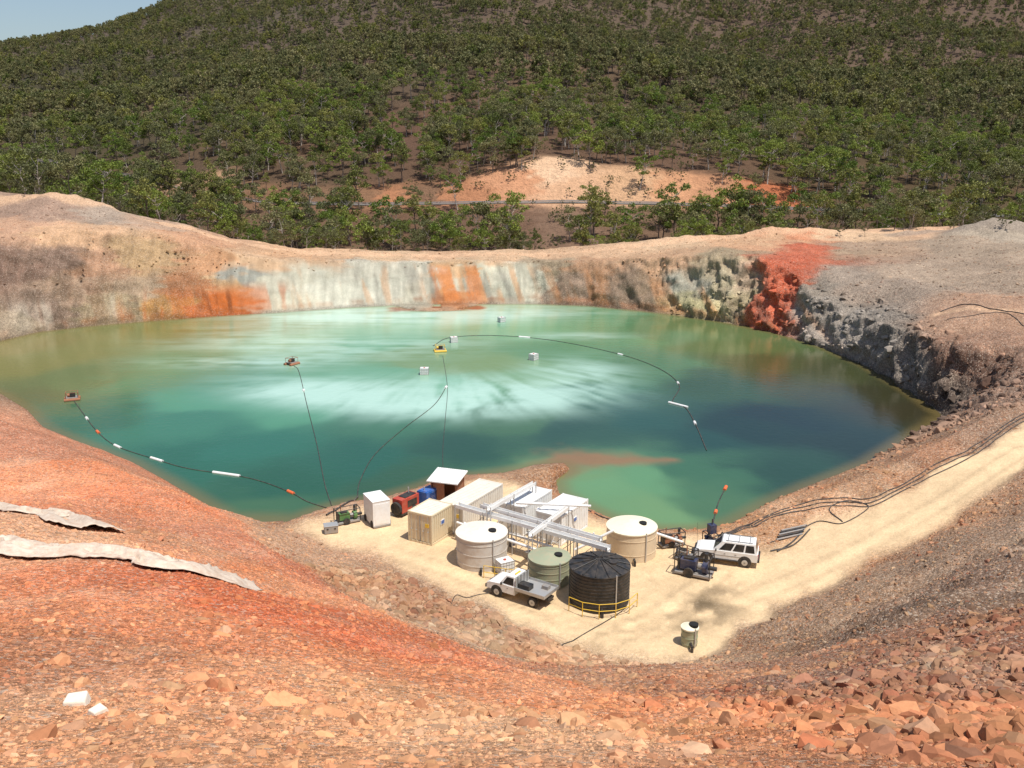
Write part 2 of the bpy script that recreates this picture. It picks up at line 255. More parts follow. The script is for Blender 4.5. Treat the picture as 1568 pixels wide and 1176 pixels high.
# ---------- materials
def newmat(name):
    m=bpy.data.materials.new(name);m.use_nodes=True;nt=m.node_tree;b=nt.nodes['Principled BSDF'];return m,nt,b
def nd(nt,t,**k):
    n=nt.nodes.new(t)
    for a,v in k.items():
        if a in('inp',):
            for kk,vv in v.items(): n.inputs[kk].default_value=vv
        else: setattr(n,a,v)
    return n
def mixc(nt,f,a,b,mode='MIX'):
    n=nt.nodes.new('ShaderNodeMix');n.data_type='RGBA';n.blend_type=mode
    for s,v in ((0,f),(6,a),(7,b)):
        if hasattr(v,'links') or hasattr(v,'is_output'): nt.links.new(v,n.inputs[s])
        else: n.inputs[s].default_value=v if s==0 else (*v[:3],1)
    return n.outputs[2]
def mr(nt,v,a,b,c,d):
    n=nt.nodes.new('ShaderNodeMapRange');nt.links.new(v,n.inputs[0])
    for i,x in enumerate((a,b,c,d)): n.inputs[i+1].default_value=x
    return n.outputs[0]
def ground_mat(name,hill=False):
    m,nt,b=newmat(name);L=nt.links.new
    at=nd(nt,'ShaderNodeAttribute',attribute_name='Col');pb=nd(nt,'ShaderNodeAttribute',attribute_name='peb')
    g=nd(nt,'ShaderNodeTexCoord');co=g.outputs['Object']
    def noise(s,d=4,r=.6,vec=co):
        n=nd(nt,'ShaderNodeTexNoise',inp={'Scale':s,'Detail':d,'Roughness':r});L(vec,n.inputs['Vector']);return n.outputs['Fac']
    c=at.outputs['Color'];b.inputs['Roughness'].default_value=.95;b.inputs['Specular IOR Level'].default_value=.12
    big=noise(.5,6,.7);c=mixc(nt,1.0,c,mixc(nt,big,(.70,.68,.66),(1.34,1.33,1.31)),'MULTIPLY')
    if hill:
        c=mixc(nt,1.0,c,mixc(nt,noise(1.2,4,.7),(.6,.62,.6),(1.4,1.36,1.3)),'MULTIPLY');L(c,b.inputs['Base Color'])
        bp=nd(nt,'ShaderNodeBump',inp={'Strength':1.0,'Distance':1.2});L(noise(.7,5,.65),bp.inputs['Height']);L(bp.outputs[0],b.inputs['Normal']);return m
    hs=[]
    for sc,amt in ((4.5,.28),(12,.38),(34,.42)):
        v=nd(nt,'ShaderNodeTexVoronoi',inp={'Scale':sc,'Randomness':1});L(co,v.inputs['Vector'])
        bw=nd(nt,'ShaderNodeRGBToBW');L(v.outputs['Color'],bw.inputs[0])
        k=mr(nt,bw.outputs[0],.2,.85,1-amt,1+amt)
        cm=nd(nt,'ShaderNodeCombineColor');
        for i in range(3): L(k,cm.inputs[i])
        f=nd(nt,'ShaderNodeMath',operation='MULTIPLY');L(pb.outputs['Fac'],f.inputs[0]);f.inputs[1].default_value=.8
        c=mixc(nt,f.outputs[0],c,mixc(nt,1.0,c,cm.outputs[0],'MULTIPLY'))
        hs.append((v.outputs['Distance'],v.outputs['Color']))
    sc_=nd(nt,'ShaderNodeSeparateColor');L(hs[1][1],sc_.inputs[0])
    f=nd(nt,'ShaderNodeMath',operation='MULTIPLY');L(mr(nt,sc_.outputs[0],.88,.91,0,.6),f.inputs[0]);L(pb.outputs['Fac'],f.inputs[1])
    c=mixc(nt,f.outputs[0],c,(.60,.49,.38))
    f=nd(nt,'ShaderNodeMath',operation='MULTIPLY');L(mr(nt,sc_.outputs[1],.9,.94,0,.5),f.inputs[0]);L(pb.outputs['Fac'],f.inputs[1])
    c=mixc(nt,f.outputs[0],c,(.22,.19,.17))
    L(c,b.inputs['Base Color'])
    bh=nd(nt,'ShaderNodeMath',operation='MULTIPLY_ADD');L(hs[0][0],bh.inputs[0]);bh.inputs[1].default_value=-.20
    n5=noise(1.6,8,.7);L(n5,bh.inputs[2])
    b2=nd(nt,'ShaderNodeMath',operation='MULTIPLY');L(bh.outputs[0],b2.inputs[0]);L(mr(nt,pb.outputs['Fac'],0,1,.15,1),b2.inputs[1])
    bp=nd(nt,'ShaderNodeBump',inp={'Strength':1.0,'Distance':.26});L(b2.outputs[0],bp.inputs['Height']);L(bp.outputs[0],b.inputs['Normal'])
    return m
GM=ground_mat('gravel_ground');HM=ground_mat('hill_soil',True)
def grid_mesh(name,fm,mat):
    ii,jj=np.nonzero(fm);a=ii*NC+jj
    F=np.stack([a,a+1,a+NC+1,a+NC],1)
    used=np.unique(F);mp=np.full(NR*NC,-1,np.int64);mp[used]=np.arange(len(used));F=mp[F]
    me=bpy.data.meshes.new(name);me.vertices.add(len(used));me.vertices.foreach_set('co',P.reshape(-1,3)[used].astype(np.float32).ravel())
    me.loops.add(F.size);me.loops.foreach_set('vertex_index',F.ravel().astype(np.int32))
    me.polygons.add(len(F));me.polygons.foreach_set('loop_start',np.arange(0,F.size,4,dtype=np.int32))
    me.update(calc_edges=True);me.polygons.foreach_set('use_smooth',np.ones(len(F),bool))
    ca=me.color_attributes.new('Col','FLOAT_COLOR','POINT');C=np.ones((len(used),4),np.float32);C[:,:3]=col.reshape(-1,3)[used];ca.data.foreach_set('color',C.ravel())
    pa=me.attributes.new('peb','FLOAT','POINT');pa.data.foreach_set('value',peb.reshape(-1)[used].astype(np.float32))
    me.materials.append(mat);o=bpy.data.objects.new(name,me);scene.collection.objects.link(o);return o
pf=(padm[:-1,:-1]>.5);hf=(R[:-1,:-1]>232)
deep=(Zg[:-1,:-1]<-1.2)&(R[:-1,:-1]<200)
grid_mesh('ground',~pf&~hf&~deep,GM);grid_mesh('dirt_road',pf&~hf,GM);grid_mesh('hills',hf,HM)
# ---------- water
wxs=np.arange(-112,80,.4);wys=np.arange(58,200,.4);WX,WY=np.meshgrid(wxs,wys)
WC=[(20,560,(128,136,84)),(100,540,(128,138,86)),(40,530,(140,138,88)),(230,510,(124,136,84)),(330,500,(140,160,114)),(60,600,(102,118,80)),(150,640,(64,118,96)),(200,580,(92,146,112)),(130,580,(102,130,88)),(300,620,(90,160,130)),(300,560,(96,150,112)),(250,650,(66,132,108)),(420,620,(90,160,130)),(380,680,(52,118,100)),(300,700,(48,110,90)),(450,740,(46,100,80)),(400,780,(72,116,86)),(560,700,(46,102,86)),(600,650,(70,124,98)),(620,740,(56,98,74)),(720,690,(46,88,72)),(780,650,(74,116,86)),
(450,530,(154,198,170)),(420,500,(144,174,140)),(540,480,(180,216,196)),(560,520,(128,190,162)),(640,490,(154,208,184)),(620,550,(134,168,124)),(720,560,(136,168,122)),(560,570,(116,178,148)),(700,600,(126,190,162)),(820,500,(122,182,144)),(760,475,(174,206,178)),(900,490,(114,172,134)),(880,540,(108,160,124)),(950,520,(102,158,118)),(820,580,(136,182,146)),(900,600,(72,124,102)),(1000,510,(96,140,100)),(1000,560,(90,136,100)),(1100,530,(102,124,78)),(1100,500,(112,134,90)),(1180,560,(88,96,62)),(1270,570,(76,84,56)),(1350,600,(64,66,46)),(1400,630,(64,62,44)),(980,640,(46,90,82)),(1100,600,(58,92,70)),(1150,660,(32,60,58)),(1200,640,(32,54,56)),(1280,680,(36,58,54)),(1060,680,(38,78,72)),(860,660,(50,88,76)),(1200,730,(44,80,68)),(1100,730,(68,116,90)),(1000,740,(106,160,120)),(900,750,(114,164,122)),(1000,790,(118,162,118)),(1100,780,(82,124,94)),(860,735,(118,160,116))]  # dark samples on the right paint in the tree reflections
wp=np.array([Zp(a,b) for a,b,_ in WC]);wc=np.array([lin(c) for *_,c in WC])*.64*np.array([1.05,1.0,.88])
wq=WX+(fbm(WX/9,WY/9,4,200)-.5)*9;wr=WY+(fbm(WX/9,WY/9,4,210)-.5)*12
wcol=shep(wq,wr,np.zeros_like(WX),wp,wc,p=2.0)
c0=Zp(690,538);ax,ay=WX-c0[0],WY-c0[1];rad=np.hypot(ax,ay*.8);ang=np.arctan2(ay,ax)
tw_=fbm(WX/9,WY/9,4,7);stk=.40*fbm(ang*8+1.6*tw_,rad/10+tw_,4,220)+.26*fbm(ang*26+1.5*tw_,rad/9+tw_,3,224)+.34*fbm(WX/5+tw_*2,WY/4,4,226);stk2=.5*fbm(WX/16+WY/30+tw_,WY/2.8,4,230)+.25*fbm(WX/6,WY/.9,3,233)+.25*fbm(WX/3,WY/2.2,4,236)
def pl(px,py,sx,sy):
    q=Zp(px,py);return np.exp(-((WX-q[0])/sx)**2-((WY-q[1])/sy)**2)
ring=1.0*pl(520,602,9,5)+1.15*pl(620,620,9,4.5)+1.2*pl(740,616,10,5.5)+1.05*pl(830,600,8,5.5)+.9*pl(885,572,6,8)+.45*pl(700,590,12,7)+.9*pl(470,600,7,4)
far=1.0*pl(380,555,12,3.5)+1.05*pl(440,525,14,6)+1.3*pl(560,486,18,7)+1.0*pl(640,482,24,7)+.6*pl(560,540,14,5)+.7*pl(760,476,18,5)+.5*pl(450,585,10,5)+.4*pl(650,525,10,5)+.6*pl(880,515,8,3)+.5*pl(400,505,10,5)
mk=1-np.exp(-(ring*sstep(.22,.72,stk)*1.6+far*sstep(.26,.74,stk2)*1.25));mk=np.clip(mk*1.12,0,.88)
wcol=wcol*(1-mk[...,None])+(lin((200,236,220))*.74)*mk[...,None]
def seg(a,b):
    a=np.array(a[:2]);b=np.array(b[:2]);d=b-a;t=np.clip(((WX-a[0])*d[0]+(WY-a[1])*d[1])/(d@d),0,1)
    return np.hypot(WX-a[0]-t*d[0],WY-a[1]-t*d[1]),t
nz=fbm(WX/3,WY/3,4,240)
d,t=seg(Zp(862,706),Zp(1030,704));e=1-sstep(.0,1.2,d/(4.4*(1-.7*t))+(nz-.5)*1.4)
wcol=wcol*(1-e[...,None]*.85)+lin((170,124,84))*.6*e[...,None]*.85
d,t=seg(Zp(612,473),Zp(722,471));e=1-sstep(.5,1.2,d/3.0+(nz-.5));wcol=wcol*(1-e[...,None])+lin((165,96,70))*.6*e[...,None]
hb=Hgt(WX,WY);e=sstep(-1.0,-.1,hb)*.6;wcol=wcol*(1-e[...,None])+lin((150,130,80))*.55*e[...,None]
nyw,nxw=WX.shape;ii,jj=np.meshgrid(np.arange(nyw-1),np.arange(nxw-1),indexing='ij');a=(ii*nxw+jj).ravel();F=np.stack([a,a+1,a+nxw+1,a+nxw],1)
kf=(hb[:-1,:-1].ravel()<1.3);F=F[kf]
me=bpy.data.meshes.new('water');me.vertices.add(WX.size);me.vertices.foreach_set('co',np.stack([WX,WY,np.zeros_like(WX)],-1).astype(np.float32).ravel())
me.loops.add(F.size);me.loops.foreach_set('vertex_index',F.ravel().astype(np.int32));me.polygons.add(len(F));me.polygons.foreach_set('loop_start',np.arange(0,F.size,4,dtype=np.int32));me.update(calc_edges=True)
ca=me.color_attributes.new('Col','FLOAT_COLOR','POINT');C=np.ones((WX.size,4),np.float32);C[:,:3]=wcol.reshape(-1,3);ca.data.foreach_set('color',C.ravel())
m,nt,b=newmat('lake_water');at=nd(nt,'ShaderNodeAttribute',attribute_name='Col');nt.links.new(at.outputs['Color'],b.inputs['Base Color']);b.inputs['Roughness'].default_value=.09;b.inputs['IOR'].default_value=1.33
g=nd(nt,'ShaderNodeTexCoord');n=nd(nt,'ShaderNodeTexNoise',inp={'Scale':1.2,'Detail':5,'Roughness':.6});nt.links.new(g.outputs['Object'],n.inputs['Vector']);bp=nd(nt,'ShaderNodeBump',inp={'Strength':.35,'Distance':.08});nt.links.new(n.outputs['Fac'],bp.inputs['Height']);nt.links.new(bp.outputs[0],b.inputs['Normal'])
me.materials.append(m);o=bpy.data.objects.new('water',me);scene.collection.objects.link(o)
# ---------- rocks
def ico(sub):
    import bmesh
    bm=bmesh.new();bmesh.ops.create_icosphere(bm,subdivisions=sub,radius=1);v=np.array([x.co[:] for x in bm.verts]);bm.verts.index_update();f=np.array([[q.index for q in fa.verts] for fa in bm.faces]);bm.free();return v,f
def rockvars(sub,n):
    v,f=ico(sub);out=[]
    for k in range(n):
        w=v.copy()
        for _ in range(9):
            d=rng.normal(size=3);d/=np.linalg.norm(d);h=rng.uniform(.4,.75);s=w@d;w=w-np.outer(np.maximum(s-h,0),d)
        w*=1+rng.normal(size=(len(w),1))*.06
        out.append(w)
    return np.array(out),f
def rocks(name,pos,size,colr,sub,mat):
    V,f=rockvars(sub,10);n=len(pos);q=rng.normal(size=(n,4));q/=np.linalg.norm(q,axis=1,keepdims=True);a,b,c,d=q.T
    M=np.stack([1-2*(c*c+d*d),2*(b*c-a*d),2*(b*d+a*c),2*(b*c+a*d),1-2*(b*b+d*d),2*(c*d-a*b),2*(b*d-a*c),2*(c*d+a*b),1-2*(b*b+c*c)],1).reshape(n,3,3)
    an=rng.uniform(.5,1.15,size=(n,1,3));vv=np.einsum('nij,nkj->nki',M,V[rng.integers(0,10,n)]*an)*size[:,None,None];vv[...,2]*=.75
    vv+=pos[:,None,:];nv=V.shape[1];F=(f[None]+(np.arange(n)*nv)[:,None,None]).reshape(-1,3)
    me=bpy.data.meshes.new(name);me.vertices.add(n*nv);me.vertices.foreach_set('co',vv.astype(np.float32).ravel());me.loops.add(F.size);me.loops.foreach_set('vertex_index',F.ravel().astype(np.int32));me.polygons.add(len(F));me.polygons.foreach_set('loop_start',np.arange(0,F.size,3,dtype=np.int32));me.update(calc_edges=True)
    me.polygons.foreach_set('use_smooth',np.zeros(len(F),bool))
    ca=me.color_attributes.new('Col','FLOAT_COLOR','POINT');C=np.ones((n,nv,4),np.float32);C[...,:3]=np.clip(colr,0,.8)[:,None,:];ca.data.foreach_set('color',C.ravel());me.materials.append(mat)
    o=bpy.data.objects.new(name,me);scene.collection.objects.link(o);return o
m,nt,b=newmat('rock');at=nd(nt,'ShaderNodeAttribute',attribute_name='Col');g=nd(nt,'ShaderNodeTexCoord');n=nd(nt,'ShaderNodeTexNoise',inp={'Scale':7,'Detail':5,'Roughness':.7});nt.links.new(g.outputs['Object'],n.inputs['Vector'])
nt.links.new(mixc(nt,1.0,at.outputs['Color'],mixc(nt,n.outputs['Fac'],(.65,.65,.65),(1.35,1.33,1.31)),'MULTIPLY'),b.inputs['Base Color']);b.inputs['Roughness'].default_value=.9;b.inputs['Specular IOR Level'].default_value=.2
RM=m
pal=np.array([lin(c) for c in [(206,148,102),(188,114,74),(218,182,142),(164,136,114),(140,130,120),(230,212,184),(168,84,54),(204,160,114),(190,138,98),(120,96,80)]])*.84*np.array([1,1,.92])
pw=np.array([.2,.16,.10,.1,.06,.03,.13,.12,.1,.06]);pw/=pw.sum()
def gcol(x,y):
    r=np.hypot(x,y);i=np.clip(np.searchsorted(rows,r),0,NR-1);j=np.clip(((np.arctan2(x,y)+AZM)/(2*AZM)*(NC-1)).astype(int),0,NC-1);return col[i,j],padm[i,j],P[i,j]
def scatter(n,r0,r1,smin,pp,smax,sub,name,mask=None,cm=.5,surf=False,amax=.62,amin=-.62,size=None):
    r=np.exp(rng.uniform(math.log(r0),math.log(r1),n));a=rng.uniform(amin,amax,n);x=r*np.sin(a);y=r*np.cos(a)
    g,pm,pp_=gcol(x,y);z=Hgt(x,y)
    if surf: x,y,z=pp_[:,0],pp_[:,1],pp_[:,2]
    k=(pm<.3)&(z>.1)
    if mask is not None: k&=mask(x,y,z)
    x,y,z,r,g=x[k],y[k],z[k],r[k],g[k];n=len(x)
    s=np.minimum(np.maximum(smin*r,.02)*rng.pareto(pp,n)+smin*r,smax)*.5
    if size: s=rng.uniform(size[0],size[1],n)
    c=g*cm*rng.uniform(.6,1.35,(n,1))+(1-cm)*pal[rng.choice(10,n,p=pw)]*rng.uniform(.65,1.15,(n,1))
    if surf: c=g*rng.uniform(.65,1.35,(n,1))
    return rocks(name,np.stack([x,y,z-s*.2],1),s,c,sub,RM)
scatter(125000,6,88,.0028,2.0,.34,1,'loose_stones',lambda x,y,z:rng.random(len(x))<.35+1.0*fbm(x/3,y/3,3,310),.68)
def clump(x,y,z): return fbm(x/4,y/4,4,300)+rng.normal(size=len(x))*.05>.54
scatter(15000,6,80,.0045,1.7,.7,2,'rock_rubble',clump,.6)
fl=[site(a,b) for a,b in [(560,895),(620,925),(680,950),(740,975),(800,990),(870,1010),(940,1030)]]
def rub(x,y,z):
    return np.min([np.hypot(x-f[0],y-f[1]) for f in fl],axis=0)<3.0+1.2*rng.random(len(x))
scatter(60000,45,75,.0036,1.8,1.3,2,'boulder_bank',rub,.75,amin=-.3,amax=.3)
br=[site(a,b) for a,b in [(1190,1080),(1270,1075),(1330,1090),(1400,1080),(1470,1060),(1540,1030),(1430,1120),(1520,1100),(1560,1060),(1540,1140),(1340,1050),(1420,1000),(1500,960)]]
def rub2(x,y,z): return np.min([np.hypot(x-f[0],y-f[1]) for f in br],axis=0)<2.8*rng.random(len(x))**.5
scatter(24000,9,38,.005,1.7,.8,2,'rubble_pile',rub2,.75,amin=.1)
def rwall(x,y,z): return (x>22)&(z<8.0)&(z>.3)&(y>88)&(np.hypot(x,y)>98)
scatter(12000,98,178,.003,2.0,1.8,2,'wall_boulders',rwall,1,surf=True,amin=.1)
scatter(600,98,150,.01,2.0,2.4,2,'fallen_boulders',lambda x,y,z:rwall(x,y,z)&(z<5),1,surf=True,amin=.25,size=(.4,1.3))
def bank(x,y,z): return (x>14)&(z<9)&(np.hypot(x,y)<120)&(np.hypot(x,y)>68)
scatter(14000,68,120,.0022,2.4,.9,1,'bank_stones',bank,.7,amin=.1)
scatter(9000,150,206,.0022,2.2,1.0,1,'rim_stones',lambda x,y,z:(z>7),.85)
# ---------- generic mesh builder
MATS={}
def pmat(name,c,rough=.5,metal=0,dirt=.25,dust=(.45,.33,.22)):
    if name in MATS: return MATS[name]
    m,nt,b=newmat(name);g=nd(nt,'ShaderNodeTexCoord');n=nd(nt,'ShaderNodeTexNoise',inp={'Scale':2.2,'Detail':6,'Roughness':.7});nt.links.new(g.outputs['Object'],n.inputs['Vector'])
    f=mr(nt,n.outputs['Fac'],.42,.72,0,dirt);nt.links.new(mixc(nt,f,c,dust),b.inputs['Base Color']);b.inputs['Metallic'].default_value=metal
    nt.links.new(mr(nt,n.outputs['Fac'],.3,.7,max(rough-.1,.03),min(rough+.15,1)),b.inputs['Roughness']);MATS[name]=m;return m
white=pmat('white_paint',(.78,.78,.76),.4);cream=pmat('cream_paint',(.66,.56,.38),.55);galv=pmat('galvanised_steel',(.5,.5,.49),.45,.5);blk=pmat('black_plastic',(.018,.019,.02),.45,0,.35,(.2,.15,.11))
bhose=pmat('black_hose',(.03,.03,.03),.6,0,.5,(.25,.19,.15))
grn=pmat('green_plastic',(.30,.33,.22),.6,0,.5);glass=pmat('dark_glass',(.015,.018,.02),.08,0,.08);tyre=pmat('tyre_rubber',(.02,.02,.02),.9);red=pmat('red_paint',(.42,.05,.03),.45);blue=pmat('blue_paint',(.02,.12,.42),.4)
yel=pmat('yellow_paint',(.7,.45,.03),.5);rust=pmat('rusty_steel',(.3,.12,.06),.85);navy=pmat('dark_blue_paint',(.02,.03,.08),.45);conc=pmat('pale_tank_wall',(.56,.52,.46),.75,0,.5);creamt=pmat('cream_tank_wall',(.66,.53,.36),.7,0,.35);ptop=pmat('cream_tank_roof',(.78,.72,.55),.6,0,.2)
fab=pmat('geotextile_fabric',(.62,.52,.42),.95,0,.75,(.38,.23,.15));orange=pmat('orange_plastic',(.75,.14,.04),.5);grey=pmat('grey_steel',(.28,.27,.26),.6,.2,.5);aspm=pmat('asphalt',(.12,.115,.11),.9);dark=pmat('dark_void',(.01,.01,.01),.9,0,0);roofg=pmat('cream_roof_sheet',(.74,.69,.60),.55,0,.3);ltgreen=pmat('machine_green',(.08,.2,.06),.5);chalk=pmat('white_rock',(.72,.66,.56),.9,0,.4)
class MB:
    def __init__(s): s.v=[];s.f=[];s.m=[];s.ms=[];s.sm=[]
    def mi(s,m):
        if m not in s.ms: s.ms.append(m)
        return s.ms.index(m)
    def add(s,vs,fs,m,smooth=False):
        o=len(s.v);s.v+=[tuple(v) for v in vs];k=s.mi(m)
        for f in fs: s.f.append([i+o for i in f]);s.m.append(k);s.sm.append(smooth)
    def hexa(s,b,t,m):
        s.add(list(b)+list(t),[(3,2,1,0),(4,5,6,7),(0,1,5,4),(1,2,6,5),(2,3,7,6),(3,0,4,7)],m)
    def box(s,c,d,m,rz=0):
        x,y,z=d[0]/2,d[1]/2,d[2]/2;C,S=math.cos(rz),math.sin(rz)
        q=[(-x,-y),(x,-y),(x,y),(-x,y)];q=[(c[0]+a*C-b*S,c[1]+a*S+b*C) for a,b in q]
        s.hexa([(a,b,c[2]-z) for a,b in q],[(a,b,c[2]+z) for a,b in q],m)
    def cyl(s,p0,p1,r0,r1,m,n=16,caps=True,smooth=True):
        p0=Vector(p0);p1=Vector(p1);d=(p1-p0);
        if d.length<1e-6: return
        d.normalize();u=d.orthogonal().normalized();w=d.cross(u);vs=[]
        for p,r in((p0,r0),(p1,r1)):
            for i in range(n):
                a=2*math.pi*i/n;vs.append(p+u*math.cos(a)*r+w*math.sin(a)*r)
        s.add(vs,[(i,(i+1)%n,n+(i+1)%n,n+i) for i in range(n)],m,smooth)
        if caps: s.add(vs[:n],[tuple(range(n))[::-1]],m);s.add(vs[n:],[tuple(range(n))],m)
    def prism(s,prof,y0,y1,m,in1=0):
        n=len(prof);vs=[(x,y0,z) for x,z in prof]+[(x,y1,z) for x,z in prof]
        s.add(vs,[tuple(range(n)),tuple(range(2*n-1,n-1,-1))]+[(i,n+i,n+(i+1)%n,(i+1)%n) for i in range(n)],m)
    def tube(s,P_,r,m,n=6):
        for a,b in zip(P_[:-1],P_[1:]): s.cyl(a,b,r,r,m,n,False)
    def make(s,name,loc=(0,0,0),rz=0,bevel=0):
        me=bpy.data.meshes.new(name);me.from_pydata([tuple(v) for v in s.v],[],s.f);
        for m in s.ms: me.materials.append(m)
        me.polygons.foreach_set('material_index',s.m);me.polygons.foreach_set('use_smooth',s.sm);me.update()
        o=bpy.data.objects.new(name,me);scene.collection.objects.link(o);o.location=loc;o.rotation_euler[2]=rz
        if bevel:
            b=o.modifiers.new('b','BEVEL');b.width=bevel;b.segments=2;b.limit_method='ANGLE'
        return o
def gz(x,y): return float(Hgt(x,y))
def at(px,py,z=1.64):
    p=Zp(px,py,z);return p[0],p[1],gz(p[0],p[1])
UA=math.radians(60)
def container(name,L,W,H,loc,rz,mw,mr_,door=True):
    b=MB();b.box((0,0,H/2+.12),(L-.08,W-.08,H-.2),mw)
    n=int(L/.28)
    for i in range(n):
        x=-L/2+.2+i*(L-.4)/(n-1)
        for sy in(-1,1): b.box((x,sy*(W/2-.025),H/2+.12),(.13,.05,H-.32),mw)
        b.box((x,0,H+.035),(.13,W-.25,.03),mr_)
    b.box((0,0,H+.0),(L-.1,W-.1,.05),mr_)
    for sx in(-1,1):
        for sy in(-1,1): b.box((sx*(L/2-.06),sy*(W/2-.06),H/2+.05),(.14,.14,H+.1),mw)
        b.box((sx*(L/2-.05),0,.1),(.12,W-.28,.18),mw);b.box((sx*(L/2-.05),0,H),(.12,W-.28,.14),mw)
    for sy in(-1,1):
        b.box((0,sy*(W/2-.05),.1),(L-.28,.12,.18),mw);b.box((0,sy*(W/2-.05),H),(L-.28,.12,.14),mw)
    if door:
        for y in(-.85,-.35,.35,.85):
            b.cyl((-L/2-.03,y*W/2.44,.2),(-L/2-.03,y*W/2.44,H-.1),.022,.022,galv,6);b.box((-L/2-.05,y*W/2.44,H*.45),(.05,.16,.08),galv)
        b.box((-L/2+.0,0,H/2),(.09,.03,H-.3),grey)
        b.box((-L/2-.005,-W*.3,H*.66),(.09,.3,.3),yel)
    b.box((0,-W/2+.0,H*.62),(.5,.06,.4),white);b.box((0,-W/2-.03,H*.62),(.4,.03,.28),blue)
    return b.make(name,loc,rz,.008)
x,y,z=at(662,822);container('shipping_container',3.0,2.3,2.5,(x-.1,y,z),UA,cream,roofg)
x,y,z=at(728,797);container('shipping_container',6.1,2.4,2.5,(x-.3,y,z),UA-.02,roofg,roofg)
x,y,z=at(808,803);container('filter_container',4.6,2.4,2.5,(x-.2,y,z),UA-.05,white,white,False)
x,y,z=at(866,816);container('filter_container',4.4,2.4,2.4,(x-.3,y,z),UA-.05,white,white,False)
def tank(name,loc,r,h,mw,mt,roof=.35,ribs=False,hatch=True,bands=0):
    b=MB();n=48;b.cyl((0,0,-.1),(0,0,h),r,r,mw,n)
    for i in range(bands): 
        zz=h*(i+.5)/bands;b.cyl((0,0,zz-.03),(0,0,zz+.03),r+.025,r+.025,mw,n)
    b.cyl((0,0,h-.06),(0,0,h+.02),r+.06,r+.06,mt,n);b.cyl((0,0,h+.02),(0,0,h+roof),r+.03,r*.12,mt,n)
    if ribs:
        for i in range(14):
            a=2*math.pi*i/14;c,s=math.cos(a),math.sin(a)
            b.cyl((c*r,s*r,h+.05),(c*r*.1,s*r*.1,h+roof+.05),.05,.04,mt,6)
        for i in range(10): b.cyl((0,0,.2+i*h/10.5),(0,0,.26+i*h/10.5),r+.035,r+.035,mw,n)
    if hatch:
        f=.42;b.cyl((r*f,-r*.15,h+roof*(1-f)-.02),(r*f,-r*.15,h+roof*(1-f)+.14),.3,.3,dark if not ribs else mt,16)
    a=-1.1;b.cyl((math.cos(a)*(r+.05),math.sin(a)*(r+.05),.1),(math.cos(a)*(r+.05),math.sin(a)*(r+.05),h+.1),.05,.05,galv,8)
    b.cyl((r*.0,-r,.35),(0,-r-.5,.35),.09,.09,blk,10);b.cyl((0,-r-.5,.35),(0,-r-.5,.0),.09,.09,blk,10)
    return b.make(name,loc,0)
tank('water_tank',at(738,859),1.93,2.45,conc,roofg,.28,bands=3)
tank('water_tank',at(841,889),1.5,1.95,grn,grn,.3,bands=4)
tank('poly_tank',at(917,918),2.08,2.65,blk,blk,.45,ribs=True)
tank('water_tank',at(966,846),1.92,2.3,creamt,ptop,.45,bands=2)
tank('small_water_tank',at(1055,986),.52,1.25,grn,ptop,.22,bands=3)
b=MB();c=at(917,918);prev=None
for i in range(6):
    a=-2.5+i*.42;p=(c[0]+math.cos(a)*2.75,c[1]+math.sin(a)*2.75,c[2]);b.cyl(p,(p[0],p[1],p[2]+1.05),.03,.03,yel,6)
    if prev:
        for hh in(.55,1.05): b.cyl((prev[0],prev[1],prev[2]+hh),(p[0],p[1],p[2]+hh),.028,.028,yel,6)
    prev=p
b.make('safety_railing')
b=MB();c=at(770,885);prev=None
for i in range(4):
    p=(c[0]-1.4+i*.8,c[1]-i*.25,c[2]);b.cyl(p,(p[0],p[1],p[2]+1.0),.03,.03,yel,6)
    if prev:
        for hh in(.5,1.0): b.cyl((prev[0],prev[1],prev[2]+hh),(p[0],p[1],p[2]+hh),.028,.028,yel,6)
    prev=p
b.make('safety_railing')
def launder(name,a,bb,w,m=white):
    b=MB();a=Vector(a);q=Vector(bb);d=q-a;L=d.length;rz=math.atan2(d.y,d.x);n=max(2,int(L/2.4))
    s=Vector((-math.sin(rz),math.cos(rz),0))*w/2;up=Vector((0,0,.28))
    for sg in(-1,1):
        e=s*sg;k=Vector((-math.sin(rz),math.cos(rz),0))*.02
        b.hexa([a+e-k,q+e-k,q+e+k,a+e+k],[a+e-k+up,q+e-k+up,q+e+k+up,a+e+k+up],m)
    k=s*.94;u=Vector((0,0,.03));b.hexa([a-k,q-k,q+k,a+k],[a-k+u,q-k+u,q+k+u,a+k+u],m)
    for i in range(n+1):
        p=a+d*(i/n);z0=gz(p.x,p.y)
        for sg in(-1,1): b.cyl((p.x+s.x*sg*1.15,p.y+s.y*sg*1.15,z0),(p.x+s.x*sg*1.15,p.y+s.y*sg*1.15,p.z+.3),.045,.045,galv,6)
        b.cyl((p.x-s.x*1.2,p.y-s.y*1.2,p.z-.05),(p.x+s.x*1.2,p.y+s.y*1.2,p.z-.05),.04,.04,galv,6)
    for i in range(n):
        p=a+d*(i/n);r=a+d*((i+1)/n);b.cyl((p.x+s.x*1.15,p.y+s.y*1.15,gz(p.x,p.y)+.1),(r.x+s.x*1.15,r.y+s.y*1.15,r.z),.025,.025,galv,5)
    return b.make(name)
launder('water_launder',Zp(700,776,4.35),Zp(932,842,4.1),.5)
launder('water_launder',Zp(738,776,4.6),Zp(920,828,4.4),.35)
launder('water_launder',Zp(748,782,4.9),Zp(818,742,4.9),.3)
launder('water_launder',Zp(812,822,4.5),Zp(868,780,4.5),.3)
b=MB()
